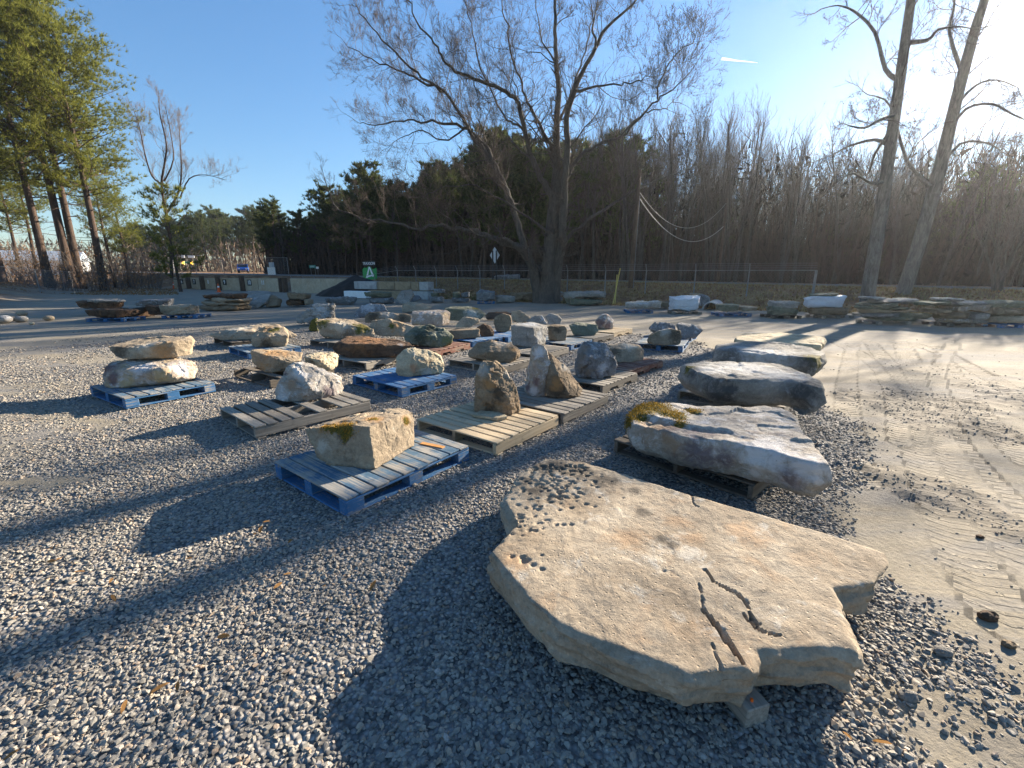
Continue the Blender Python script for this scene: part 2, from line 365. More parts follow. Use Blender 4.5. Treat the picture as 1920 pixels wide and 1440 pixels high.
gz = terrain(fx, fy) + (vnoise(fx, fy, 0.5, 1) - .5) * .05 * sst(0.3, 2.5, np.hypot(fx, fy)) + (vnoise(fx, fy, 3.5, 2, 3) - .5) * .012 - 0.008 * tm
clod = sst(1.9, 2.6, fx) * sst(0.55, 0.66, vnoise(fx * 1.3 + fy * .3, fy * .6 - fx * .3, 1.1, 31)) * sst(9, 5, fy)
gz = gz + clod * (vnoise(fx, fy, 9, 8, 3) - .4) * 0.07
nx, ny = len(gx), len(gy)
idx = np.arange(nx * ny).reshape(ny, nx)
quads = np.stack([idx[:-1, :-1], idx[:-1, 1:], idx[1:, 1:], idx[1:, :-1]], -1).reshape(-1, 4)
me = bpy.data.meshes.new('ground'); me.from_pydata(np.stack([fx, fy, gz], 1).tolist(), [], quads.tolist())
me.polygons.foreach_set('use_smooth', [True] * len(me.polygons))
wv = NW[0] * fx + NW[1] * fy; svv = EW[0] * fx + EW[1] * fy
qv = -0.784 * (fx + 35) - 0.621 * (fy - 31)
bank = np.maximum(sst(23.6, 24.6, wv + (vnoise(fx, fy, .6, 7) - .5) * 1.5) * (1 - sst(26, 30, svv)) + sst(26.9, 27.6, wv) * sst(26, 30, svv), sst(-1.0, 0.5, qv + (vnoise(fx, fy, .5, 9) - .5) * 3))
for nm, arr in (('gravel', gm), ('tread', tm), ('trs', ts), ('trl', tl), ('bank', np.clip(bank, 0, 1)), ('clod', clod)):
    a = me.attributes.new(nm, 'FLOAT', 'POINT'); a.data.foreach_set('value', np.asarray(arr, np.float32))
t = NT('ground_mix'); v = t.coords(False)
cellc = t.n('ShaderNodeTexVoronoi'); cellc.inputs['Scale'].default_value = 42; t.l(v, cellc.inputs['Vector'])
sep = t.n('ShaderNodeSeparateColor'); t.l(cellc.outputs['Color'], sep.inputs[0])
gcol = t.ramp(sep.outputs[0], [(0.0, (0.11, 0.107, 0.1)), (0.45, (0.24, 0.232, 0.22)), (0.85, (0.36, 0.345, 0.32)), (1.0, (0.46, 0.41, 0.35))])
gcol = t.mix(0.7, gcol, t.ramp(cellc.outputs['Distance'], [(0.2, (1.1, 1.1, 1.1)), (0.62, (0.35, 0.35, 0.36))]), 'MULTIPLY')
dn = t.noise(v, 0.8, 8, 0.62, 0.5); df = t.noise(v, 28, 6, 0.7); dl = t.noise(t.coords(False, (0.35, 1.6, 1)), 0.9, 6, 0.65, 0.6)
dcol = t.ramp(dn, [(0.3, (0.19, 0.16, 0.115)), (0.5, (0.27, 0.233, 0.17)), (0.72, (0.335, 0.29, 0.215))])
dcol = t.mix(t.ramp(dl, [(0.44, (0, 0, 0)), (0.6, (0.85, 0.85, 0.85))]), dcol, (0.2, 0.19, 0.175))
dcol = t.mix(0.6, dcol, t.ramp(df, [(0.3, (0.6, 0.6, 0.6)), (0.7, (1.25, 1.25, 1.25))]), 'MULTIPLY')
spk = t.voro(v, 55); spn = t.noise(v, 3, 5, 0.7)
dcol = t.mix(t.math('MULTIPLY', t.ramp(spk, [(0.12, (1, 1, 1)), (0.26, (0, 0, 0))]), t.ramp(spn, [(0.45, (0, 0, 0)), (0.6, (1, 1, 1))])), dcol, (0.2, 0.195, 0.19))
dcol = t.mix(t.math('MULTIPLY', t.attr('clod'), 0.6), dcol, (0.13, 0.11, 0.085))
gk = t.ramp(t.math('ADD', t.attr('gravel'), t.math('MULTIPLY', t.math('SUBTRACT', t.noise(v, 7, 7, 0.75), 0.5), 1.3)), [(0.38, (0, 0, 0)), (0.6, (1, 1, 1))])
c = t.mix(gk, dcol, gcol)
bn = t.noise(v, 1.1, 8, 0.7, 0.8); bf = t.noise(v, 16, 7, 0.75)
bcol = t.ramp(bn, [(0.34, (0.13, 0.07, 0.038)), (0.5, (0.24, 0.13, 0.065)), (0.62, (0.33, 0.22, 0.11)), (0.75, (0.42, 0.31, 0.16))])
bcol = t.mix(0.7, bcol, t.ramp(bf, [(0.3, (0.45, 0.45, 0.45)), (0.7, (1.35, 1.35, 1.35))]), 'MULTIPLY')
c = t.mix(t.attr('bank'), c, bcol); t.color(c)
bars = t.math('SINE', t.math('ADD', t.math('MULTIPLY', t.attr('trs'), 2 * math.pi / 0.085), t.math('MULTIPLY', t.math('ABSOLUTE', t.attr('trl')), 22)))
bars = t.math('MULTIPLY', t.ramp(bars, [(0.35, (0, 0, 0)), (0.6, (1, 1, 1))]), t.math('MULTIPLY', t.attr('tread'), t.ramp(t.noise(v, 2.6, 6, 0.7), [(0.32, (0, 0, 0)), (0.46, (1, 1, 1))])))
dirtm = t.math('SUBTRACT', 1.0, gk)
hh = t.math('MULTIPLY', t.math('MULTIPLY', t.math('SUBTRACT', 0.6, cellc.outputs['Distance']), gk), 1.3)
hh = t.math('ADD', hh, t.math('MULTIPLY', t.math('MULTIPLY', df, dirtm), 0.5))
hh = t.math('ADD', hh, t.math('MULTIPLY', bf, t.math('MULTIPLY', t.attr('bank'), 2.0)))
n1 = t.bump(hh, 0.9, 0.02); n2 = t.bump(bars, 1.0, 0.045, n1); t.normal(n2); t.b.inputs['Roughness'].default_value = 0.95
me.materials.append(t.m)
ground = tag(link(bpy.data.objects.new('ground', me)), kind='structure')

# loose gravel: real pebbles on the ground near the camera
rng = np.random.default_rng(5)
def scatter(n, x0, x1, y0, y1):
    return rng.uniform(x0, x1, n), rng.uniform(y0, y1, n)
PX, PY, PS = [], [], []
for (y0, y1, dens, s0, s1) in ((0.55, 3.0, 4600, .0085, .019), (3.0, 5.5, 2500, .0105, .021), (5.5, 9, 900, .014, .027), (9, 14, 260, .02, .034)):
    xa = -1.25 * y1 - 0.9; xb = 1.25 * y1 + 0.9
    n = int((xb - xa) * (y1 - y0) * dens); x, y = scatter(n, xa, xb, y0, y1)
    g = gravel_mask(x, y) + (vnoise(x, y, 3.0, 41) - 0.5) * 0.7
    dusty = rng.random(n) < 0.003 + 0.12 * sst(1.9, 2.6, x) * sst(0.55, 0.66, vnoise(x * 1.3 + y * .3, y * .6 - x * .3, 1.1, 31)) * sst(9, 5, y)
    keep = (np.abs(x) < 1.22 * y + 0.75) & ((rng.random(n) < sst(0.2, 0.65, g) * (0.45 + 0.55 * sst(0.36, 0.5, vnoise(x, y, 1.3, 77)))) | dusty)
    x, y = x[keep], y[keep]; big = rng.random(len(x)) ** 2.2 * np.where((x > 1.9) & (g[keep] < .3), .25, 1)
    PX.append(x); PY.append(y); PS.append(s0 + (s1 - s0) * big)
PX, PY, PS = np.concatenate(PX), np.concatenate(PY), np.concatenate(PS)
def groundz(x, y):
    ix = np.clip(np.searchsorted(gx, x) - 1, 0, nx - 2); iy = np.clip(np.searchsorted(gy, y) - 1, 0, ny - 2)
    Z = gz.reshape(ny, nx); tx = (x - gx[ix]) / (gx[ix + 1] - gx[ix]); ty = (y - gy[iy]) / (gy[iy + 1] - gy[iy])
    return (Z[iy, ix] * (1 - tx) + Z[iy, ix + 1] * tx) * (1 - ty) + (Z[iy + 1, ix] * (1 - tx) + Z[iy + 1, ix + 1] * tx) * ty
PZ = groundz(PX, PY) + PS * rng.uniform(-0.3, 0.3, len(PX))
pm = bpy.data.meshes.new('gravel'); pm.from_pydata(np.stack([PX, PY, PZ], 1).tolist(), [], [])
a = pm.attributes.new('scl', 'FLOAT', 'POINT'); a.data.foreach_set('value', PS.astype(np.float32))
a = pm.attributes.new('rot', 'FLOAT_VECTOR', 'POINT'); R = np.stack([rng.uniform(-.6, .6, len(PX)), rng.uniform(-.6, .6, len(PX)), rng.uniform(0, 6.28, len(PX))], 1); a.data.foreach_set('vector', R.astype(np.float32).ravel())
a = pm.attributes.new('idx', 'INT', 'POINT'); a.data.foreach_set('value', rng.integers(0, 9, len(PX)).astype(np.int32))
t = NT('pebble'); r = t.rand()
pc = t.ramp(r, [(0.0, (0.135, 0.127, 0.114)), (0.2, (0.2, 0.187, 0.163)), (0.5, (0.265, 0.246, 0.21)), (0.8, (0.325, 0.296, 0.248)), (0.9, (0.37, 0.295, 0.22)), (0.96, (0.3, 0.22, 0.15)), (1.0, (0.43, 0.395, 0.35))])
nn = t.noise(t.coords(True), 2.2, 6, 0.7)
t.color(t.mix(0.6, pc, t.ramp(nn, [(0.3, (0.6, 0.6, 0.6)), (0.7, (1.3, 1.3, 1.3))]), 'MULTIPLY')); t.b.inputs['Roughness'].default_value = 0.8
M_peb = t.m
pcol = bpy.data.collections.new('pebble_kinds')
random.seed(3)
for k in range(9):
    bm = bmesh.new(); P = []
    sx, sy, sz = random.uniform(.75, 1.25), random.uniform(.6, .95), random.uniform(.4, .68)
    for i in range(15):
        d = Vector((random.gauss(0, 1), random.gauss(0, 1), random.gauss(0, 1))).normalized()
        P.append(bm.verts.new((d.x * sx * random.uniform(.8, 1.05), d.y * sy * random.uniform(.8, 1.05), d.z * sz * random.uniform(.8, 1.0))))
    rr = bmesh.ops.convex_hull(bm, input=P); bmesh.ops.delete(bm, geom=[g for g in rr['geom_interior'] if isinstance(g, bmesh.types.BMVert)], context='VERTS')
    mm = bpy.data.meshes.new('pebble'); bm.to_mesh(mm); bm.free(); mm.materials.append(M_peb)
    pcol.objects.link(bpy.data.objects.new('pebble', mm))
def instancer(name, mesh, coll):
    g = bpy.data.node_groups.new(name, 'GeometryNodeTree')
    g.interface.new_socket('Geometry', in_out='INPUT', socket_type='NodeSocketGeometry'); g.interface.new_socket('Geometry', in_out='OUTPUT', socket_type='NodeSocketGeometry')
    i, o = g.nodes.new('NodeGroupInput'), g.nodes.new('NodeGroupOutput'); ip = g.nodes.new('GeometryNodeInstanceOnPoints'); ci = g.nodes.new('GeometryNodeCollectionInfo')
    ci.inputs['Collection'].default_value = coll; ci.inputs['Separate Children'].default_value = True; ci.inputs['Reset Children'].default_value = True
    ip.inputs['Pick Instance'].default_value = True
    def na(nm, ty):
        n = g.nodes.new('GeometryNodeInputNamedAttribute'); n.data_type = ty; n.inputs['Name'].default_value = nm; return n.outputs['Attribute']
    g.links.new(i.outputs[0], ip.inputs['Points']); g.links.new(ci.outputs[0], ip.inputs['Instance'])
    g.links.new(na('idx', 'INT'), ip.inputs['Instance Index']); g.links.new(na('rot', 'FLOAT_VECTOR'), ip.inputs['Rotation']); g.links.new(na('scl', 'FLOAT'), ip.inputs['Scale'])
    g.links.new(ip.outputs[0], o.inputs[0])
    ob = link(bpy.data.objects.new(name, mesh)); md = ob.modifiers.new('scatter', 'NODES'); md.node_group = g; return ob
tag(instancer('gravel', pm, pcol), kind='stuff')

# ------------------------------------------------------------------ pallets
PZT = 0.14                                  # height of a pallet's top
BM = {}
def board_mesh(L, Wd, T, mat, name):
    k = (round(L, 2), round(Wd, 3), round(T, 3), mat.name, name)
    if k not in BM:
        bm = bmesh.new(); bmesh.ops.create_cube(bm, size=1.0)
        for q in bm.verts: q.co = Vector((q.co.x * L, q.co.y * Wd, q.co.z * T))
        bmesh.ops.bevel(bm, geom=bm.edges[:], offset=min(0.004, T * .25), segments=1, affect='EDGES')
        m = bpy.data.meshes.new(name); bm.to_mesh(m); bm.free(); m.materials.append(mat); BM[k] = m
    return BM[k]
def notched(L, Wd, Hh, mat):
    k = ('n', round(L, 2), mat.name)
    if k not in BM:
        a = L / 2; q = [(-a, 0), (-a * .64, 0), (-a * .58, Hh * .42), (-a * .2, Hh * .42), (-a * .14, 0), (a * .14, 0), (a * .2, Hh * .42), (a * .58, Hh * .42), (a * .64, 0), (a, 0), (a, Hh), (-a, Hh)]
        BM[k] = MB().prism([(x, -Wd / 2, z - Hh / 2) for x, z in q], (0, Wd, 0)).mesh('stringer', mat)
    return BM[k]
def pallet(label, F, R, L, kind='block', mat='blue', top=None, group=None, nb=9, z0=0.0, dims=None, gap_seed=0, missing=()):
    """F, R, L: photo pixels of the front, right and left corners of the top; boards run from the F-R side to the L side."""
    F3, R3, L3 = at(*F, PZT + z0), at(*R, PZT + z0), at(*L, PZT + z0)
    d = R3 - F3; e = L3 - F3
    if dims: a, b = dims
    else:
        a = 1.22 if abs(d.length - 1.22) < abs(d.length - 1.02) else 1.02; b = 1.02 if a == 1.22 else 1.22
    th = math.atan2(d.y, d.x); th2 = math.atan2(e.y, e.x) - math.pi / 2
    dth = (th2 - th + math.pi) % (2 * math.pi) - math.pi; th += dth * 0.35
    X = Vector((math.cos(th), math.sin(th), 0)); Y = Vector((-X.y, X.x, 0))
    mid = (F3 + R3) / 2 * 0.6 + ((F3 + L3) / 2 + X * (a / 2) - Y * (b / 2)) * 0.4
    c = mid + Y * (b / 2)
    root = empty('pallet', (c.x, c.y, H(c.x, c.y) + z0 + 0.004), th); tag(root, label, 'pallet', group)
    r = random.Random(hash(label) % 9999 if False else sum(map(ord, label)))
    m = MW[mat]; mt = MW[top or mat]
    def put(me, name, x, y, z, rot=0.0):
        o = bpy.data.objects.new(name, me); o.location = (x, y, z); o.rotation_euler = (r.uniform(-.004, .004), r.uniform(-.004, .004), rot + r.uniform(-.014, .014)); link(o, root); return o
    hb = math.pi / 2
    if kind == 'block':
        for y in (-b / 2 + .05, 0, b / 2 - .05):
            put(board_mesh(a, .1, .018, m, 'bottom_board'), 'bottom_board', 0, y, .009)
            put(board_mesh(a, .1, .018, m, 'stringer_board'), 'stringer_board', 0, y, .111)
            for x in (-a / 2 + .07, 0, a / 2 - .07): put(board_mesh(.138, .098, .083, m, 'block'), 'block', x, y, .06)
        for x in (-a / 2 + .05, a / 2 - .05): put(board_mesh(b - .21, .098, .016, m, 'bottom_board'), 'bottom_board', x, 0, .0085, hb)
    else:
        for y in (-b / 2 + .02, 0, b / 2 - .02):
            if kind == 'notched': put(notched(a, .038, .1, m), 'stringer', 0, y, .07)
            else: put(board_mesh(a, .038, .1, m, 'stringer'), 'stringer', 0, y, .07)
        for x in np.linspace(-a / 2 + .06, a / 2 - .06, 4): put(board_mesh(b - .004, .085, .017, m, 'bottom_board'), 'bottom_board', float(x), 0, .009, hb)
    xs = np.linspace(-a / 2 + .052, a / 2 - .052, nb)
    wd = min(.14, (a / nb) * (.93 if kind == 'block' else .8))
    for i, x in enumerate(xs):
        if i in missing: continue
        w = wd if 0 < i < nb - 1 else min(.104, wd * 1.1)
        put(board_mesh(b, w, .017, mt, 'deck_board'), 'deck_board', float(x) + r.uniform(-.006, .006), r.uniform(-.006, .006), .131, hb)
    return root
PB, PG = 'blue pallets holding stones', 'bare wood pallets holding stones'
pA = pallet('worn blue pallet nearest the camera, under the moss-topped boulder', (648, 938), (879, 835), (516, 866), 'block', 'blue', 'bluetop', PB, 10, dims=(1.22, 1.02))
pallet('pale wood pallet of spaced slats under the tall upright rock', (930.5, 827.5), (1043.8, 780), (784, 790), 'stringer', 'fresh', None, PG, 9, dims=(1.05, 1.1))
pallet('weathered wood pallet under the pointed pale rock and the leaning dark rock', (1057.5, 777.5), (1132.5, 738.8), (925, 740), 'stringer', 'grey', None, PG, 9, dims=(1.05, 1.15))
pallet('weathered wood pallet under the round-faced dark boulder', (1133.8, 724), (1180, 701), (1030, 700), 'notched', 'grey', None, PG, 10, dims=(1.1, 1.1))
pallet('reddish wood pallet at the aisle, under a squarish tan boulder', (1181, 696), (1227, 676), (1105, 680), 'notched', 'red', None, PG, 9)
pallet('bright blue pallet under the cream boulder with a row of pits', (747.5, 726), (858, 702.5), (666, 710), 'block', 'blue', None, PB, 8)
pallet('grey wood pallet with gaps between its boards, under the white peaked boulder', (497, 798), (677.5, 757), (404, 760), 'stringer', 'grey', None, PG, 10, dims=(1.3, 1.02), missing=(4, 6))
pallet('blue pallet under the stack of two tan slabs', (224, 750), (403, 715), (184, 722), 'block', 'blue', 'bluetop', PB, 8)
pallet('thin slatted grey pallet under the long brown boulder', (938, 691), (992, 672), (862, 671), 'stringer', 'grey', None, PG, 8)
pallet('grey pallet under the tall grey block stone', (1010, 668), (1049, 650), (958, 656), 'stringer', 'grey', None, PG, 8)
pallet('blue pallet under the small square brown boulder', (1061.7, 645), (1101, 636), (1020, 641), 'block', 'blue', 'bluetop', PB, 8)
pallet('grey pallet under the green-grey oblong stone', (1108.7, 635), (1141, 626), (1062, 627.5), 'notched', 'grey', None, PG, 8)
pallet('pale new wood pallet under the round grey boulder', (1150, 624.5), (1173.5, 616), (1108, 619), 'notched', 'fresh', None, PG, 8)
pallet('blue pallet right of the aisle, under the humped brown boulder', (1270, 650), (1296, 633), (1207, 647), 'block', 'blue', 'bluetop', PB, 8)
pallet('blue pallet behind the humped brown boulder, under two grey rocks', (1283, 636), (1304, 624), (1222, 631), 'block', 'blue', 'bluetop', PB, 8)
pallet('blue pallet under a tilted block stone and its base block', (881.7, 640), (933, 632), (846, 634), 'block', 'blue', None, PB, 8)
pallet('blue pallet under the round banded brown boulder', (948, 632), (974, 624), (918, 627), 'block', 'blue', None, PB, 8)
pallet('reddish pallet under the dark lichen-covered boulder', (817, 660.5), (873, 643), (758, 648), 'notched', 'red', None, PG, 8)
pallet('grey pallet under the long dark brown slab', (690, 679), (745, 667), (628, 668), 'notched', 'grey', None, PG, 8)
pallet('grey pallet sticking out left of the long mossy tan boulder', (652, 645), (700, 636), (597, 636), 'notched', 'grey', None, PG, 8)
pallet('light blue pallet under the yellow-green boulder', (470, 661), (561, 651), (422, 649), 'block', 'blue', 'bluetop', PB, 8)
pallet('brown pallet under the broad flat tan slab', (430, 642), (520, 633), (412, 637), 'notched', 'dark', None, PG, 8)
pallet('dark broken pallet under a squared tan stone and a cream stone', (505, 713), (623, 690), (447, 690), 'notched', 'dark', None, PG, 8, missing=(0, 2))
for (u0, v0, u1, v1, lab) in ((1380, 1296, 1290, 1190, 'weathered wood beam poking out under the front tip of the biggest slab'),):
    a_, b_ = at(u0, v0, .045), at(u1, v1, .045); d_ = b_ - a_; o = link(bpy.data.objects.new('wood_beam', board_mesh(max(.5, d_.length), .1, .085, MW['grey'], 'wood_beam'))); o.location = (a_ + b_) / 2; o.rotation_euler.z = math.atan2(d_.y, d_.x); tag(o, lab, 'beam')
pallet('dark pallet under the pale slab with moss at one end', (1400, 902), (1500, 840), (1171, 838), 'stringer', 'dark', None, PG, 8)
pallet('grey pallet under the thick rounded grey slab', (1462, 760), (1490, 735), (1298, 736), 'stringer', 'grey', None, PG, 8)
pallet('dark pallet under the dark slab with a mossy right end', (1490, 690), (1520, 672), (1350, 678), 'stringer', 'dark', None, PG, 8)
pallet('pallet under the farthest pale slab of the aisle row', (1500, 657), (1530, 645), (1390, 646), 'stringer', 'grey', None, PG, 8)

# ------------------------------------------------------------------ stones
HF = bpy.data.objects.new('hull_work', None)
def remesh(bm, voxel):
    m = bpy.data.meshes.new('tmp'); bm.to_mesh(m); bm.free(); o = bpy.data.objects.new('tmp', m); COL.objects.link(o)
    md = o.modifiers.new('r', 'REMESH'); md.mode = 'VOXEL'; md.voxel_size = voxel
    dg = bpy.context.evaluated_depsgraph_get(); r = bpy.data.meshes.new_from_object(o.evaluated_get(dg)); bpy.data.objects.remove(o); bpy.data.meshes.remove(m)
    return r
def roughen(me, size, amp, seed, strata=0.3, chip=0.5, extra=None):
    n = len(me.vertices); co = np.empty(n * 3); no = np.empty(n * 3); me.vertices.foreach_get('co', co); me.vertices.foreach_get('normal', no)
    co = co.reshape(-1, 3); no = no.reshape(-1, 3); off = Vector((seed * 3.17, seed * 1.31, seed * 2.73)); out = np.empty_like(co)
    f1 = 1.5 / size; f2 = 5.0 / size; A = amp * size
    for i in range(n):
        p = Vector(co[i]) + off; nz = no[i]
        w = noise.noise_vector(p * f2) * (0.12 * size)
        d = 0.55 * noise.fractal(p * f1, 0.9, 2.1, 4)
        q = (p + w) * (3.0 / size)
        dv, cv = noise.voronoi(q); cp = cv[0]; h_ = Vector((cp.x * 3.1, cp.y * 2.7, cp.z * 3.3)) + off
        sl = noise.noise_vector(h_); d += chip * (noise.noise(h_) * 1.3 + 1.6 * (q - cp).dot(sl)) - chip * .5 * max(0, .1 - (dv[1] - dv[0])) * 8
        q2 = (p + w * .5) * (9.0 / size); c2 = noise.voronoi(q2)[1][0]; d += chip * .8 * (q2 - c2).dot(noise.noise_vector(c2 * 2.3 + off)) + chip * .3 * noise.noise(c2 * 3.3)
        d += 0.35 * noise.fractal(p * f2 * 1.7, 0.8, 2.2, 4)
        side = 1 - abs(nz[2])
        if strata: d += strata * side * noise.noise(Vector((p.x * 1.3, p.y * 1.3, (p.z + w.z * .5) * 16 / size ** .5)))
        out[i] = co[i] + nz * (A * d)
    if extra is not None: out = extra(co, no, out)
    me.vertices.foreach_set('co', out.ravel()); me.update(); return out
def spots(me, lst, M=None):
    """Paint-free marks: each (kind, photo pixel, radius) is found as the nearest visible point of the stone and grows there."""
    n = len(me.vertices); co = np.empty(n * 3); me.vertices.foreach_get('co', co); co = co.reshape(-1, 3)
    A = {k: np.zeros(n, np.float32) for k in ('dark', 'pale', 'rust', 'moss')}
    eye = np.array([0, 0, HC])
    for kind, uv, rad in lst:
        d = np.array(ray(*uv)); d = d / np.linalg.norm(d); rel = co - eye; tt = rel @ d; pe = np.linalg.norm(rel - tt[:, None] * d, axis=1)
        k = np.argmin(pe + tt * 0.15); c = co[k]; q = np.linalg.norm(co - c, axis=1)
        A[kind] = np.maximum(A[kind], np.clip(1.25 - q / rad, 0, 1).astype(np.float32))
    for k, arr in A.items():
        a = me.attributes.new(k, 'FLOAT', 'POINT'); a.data.foreach_set('value', arr)
    return A['moss'] + (0 if True else 0)
def moss_tufts(o, me, moss, dens=1.0, mat=None, h=0.018, seed=1):
    r = random.Random(seed); mb = MB(); V = me.vertices
    for i in np.nonzero(moss > 0.2)[0]:
        if r.random() > (moss[i] - .15) * 1.6: continue
        v0 = V[int(i)]
        for k in range(int(dens * 3 * moss[i] + r.random())):
            b = v0.co + Vector((r.gauss(0, .012), r.gauss(0, .012), r.gauss(0, .006))); d = (v0.normal + Vector((r.gauss(0, .6), r.gauss(0, .6), r.gauss(0.2, .4)))).normalized() * h * r.uniform(.5, 1.3)
            s = Vector((r.gauss(0, 1), r.gauss(0, 1), r.gauss(0, 1))).normalized() * h * 0.35
            mb.tri(b - s, b + s, b + d)
    c = mb.build('moss', mat or M_moss, o); c['kind'] = 'stuff'; return c
SEED = [10]
def finish(me, name, label, mat, cat, group):
    me.materials.clear(); me.materials.append(MS[mat]); me.polygons.foreach_set('use_smooth', [True] * len(me.polygons)); me.set_sharp_from_angle(angle=math.radians(24 if name != 'stone_slab' else 34)); me.name = name
    co = np.empty(len(me.vertices) * 3); me.vertices.foreach_get('co', co); co = co.reshape(-1, 3)
    c = (co.min(0) + co.max(0)) / 2; c[2] = co[:, 2].min(); co -= c; me.vertices.foreach_set('co', co.ravel()); me.update()
    o = bpy.data.objects.new(name, me); o.location = c; link(o); return tag(o, label, cat, group)
def rock(label, contact, pts, mat='tan', D=0.3, z=PZT, amp=0.035, back=0.82, top=0.8, vox=None, marks=(), strata=.3, chip=.5, name='boulder', group='boulders on pallets', dY=0.0, tufts=None):
    """pts: photo pixels of the stone's visible corners with their distance behind the contact point; the far side is closed behind them."""
    SEED[0] += 1; sd_ = SEED[0]
    Y0 = at(*contact, z).y + dY
    P = [pt(u, v, Y0 + d) for u, v, d in pts]
    for p in P: p.z = max(p.z, z + 0.004)
    cx = sum(p.x for p in P) / len(P); hi = max(p.z for p in P)
    Q = list(P)
    for p in P:
        Q.append(Vector((cx + (p.x - cx) * back, p.y + D, z + (p.z - z) * top + 0.0)))
        if p.z > z + .03: Q.append(Vector((cx + (p.x - cx) * .95, p.y + D * .4, z + (p.z - z) * .97)))
        if p.z < z + .12: Q.append(Vector((cx + (p.x - cx) * back, p.y + D * .9, z + 0.006)))
    bm = bmesh.new(); vs = [bm.verts.new(q) for q in Q]; bmesh.ops.convex_hull(bm, input=vs)
    bmesh.ops.delete(bm, geom=[v_ for v_ in bm.verts if not v_.link_faces], context='VERTS')
    ext = max(max(q[i] for q in Q) - min(q[i] for q in Q) for i in (0, 1, 2))
    vx = vox or max(0.011, ext / 90, Y0 * 0.0022)
    me = remesh(bm, vx); roughen(me, ext * .8, amp, sd_, strata, chip)
    moss = spots(me, marks); o = finish(me, name, label, mat, 'boulder' if name == 'boulder' else 'stone slab', group)
    if tufts: moss_tufts(o, o.data, moss, tufts[0], tufts[1], tufts[2], sd_)
    return o
def slab(label, top, ztop, thick, mat, vox, amp=0.012, chip=.55, marks=(), under=0.06, tilt=None, cut=None, bottom=None, group='big flat slabs along the aisle', tufts=None, bulge=0.02, strata=.5):
    SEED[0] += 1; sd_ = SEED[0]; r = random.Random(sd_)
    T = [at(u, v, ztop) for u, v in top]
    if tilt: T = [at(u, v, ztop + tilt(u, v)) for u, v in top]
    c = sum(T, Vector()) / len(T)
    def ring(k, dz, jit=0.0):
        o = []
        for i, p in enumerate(T):
            a = T[i - 1]; b = T[(i + 1) % len(T)]; n = Vector(((b - a).y, -(b - a).x, 0))
            n = n.normalized() if n.length > 1e-6 else Vector()
            if n.dot(p - c) < 0 and (p - c).length > 0: pass
            o.append(Vector((p.x, p.y, p.z + dz)) + n * (k + r.uniform(-jit, jit)))
        return o
    area = sum(T[i - 1].x * T[i].y - T[i].x * T[i - 1].y for i in range(len(T)))
    sg = 1 if area > 0 else -1                  # outward normal sign
    rings = [ring(-0.010 * sg, 0), ring(0.004 * sg, -0.014), ring(bulge * sg, -thick * .45, .01), ring((bulge * .3 - under * .35) * sg, -thick * .8, .012), ring(-under * sg, -thick, .015)]
    bm = bmesh.new(); RV = [[bm.verts.new(p) for p in R_] for R_ in rings]; n = len(T)
    bm.faces.new(RV[0]); bm.faces.new(list(reversed(RV[-1])))
    for a, b in zip(RV[:-1], RV[1:]):
        for i in range(n): bm.faces.new((a[i], b[i], b[(i + 1) % n], a[(i + 1) % n]))
    bmesh.ops.recalc_face_normals(bm, faces=bm.faces[:]); bmesh.ops.triangulate(bm, faces=bm.faces[:], quad_method='BEAUTY', ngon_method='EAR_CLIP')
    me = remesh(bm, vox)
    roughen(me, 1.0, amp, sd_, strata, chip, cut)
    moss = spots(me, marks); o = finish(me, 'stone_slab', label, mat, 'stone slab', group)
    if tufts: moss_tufts(o, o.data, moss, tufts[0], tufts[1], tufts[2], sd_)
    return o

# the big foreground slab: pits in its far-left corner, two long cracks
ZT1 = 0.275
def polyd(co, pts):
    best = np.full(len(co), 9.0); s = np.zeros(len(co)); acc = 0
    for a, b in zip(pts[:-1], pts[1:]):
        a = np.array(a[:2]); b = np.array(b[:2]); e = b - a; L = np.hypot(*e); k = np.clip(((co[:, :2] - a) @ e) / L ** 2, 0, 1)
        d = np.hypot(*(co[:, :2] - a - k[:, None] * e).T); m = d < best; best = np.where(m, d, best); s = np.where(m, acc + k * L, s); acc += L
    return best, s / acc
CR = [([(1322, 1068), (1338, 1090), (1380, 1112), (1400, 1132), (1410, 1158), (1422, 1170)], .007, .03), ([(1395, 1152), (1418, 1176), (1440, 1186), (1462, 1192)], .007, .028),
      ([(1318, 1140), (1345, 1172), (1372, 1210), (1394, 1240)], .013, .035), ([(1310, 1095), (1316, 1118), (1318, 1142)], .004, .012), ([(1296, 928), (1300, 945), (1308, 950)], .004, .01),
      ([(1335, 1206), (1348, 1240), (1352, 1252)], .005, .012)]
CR = [([tuple(at(u, v, ZT1)) for u, v in L], w, d) for L, w, d in CR]
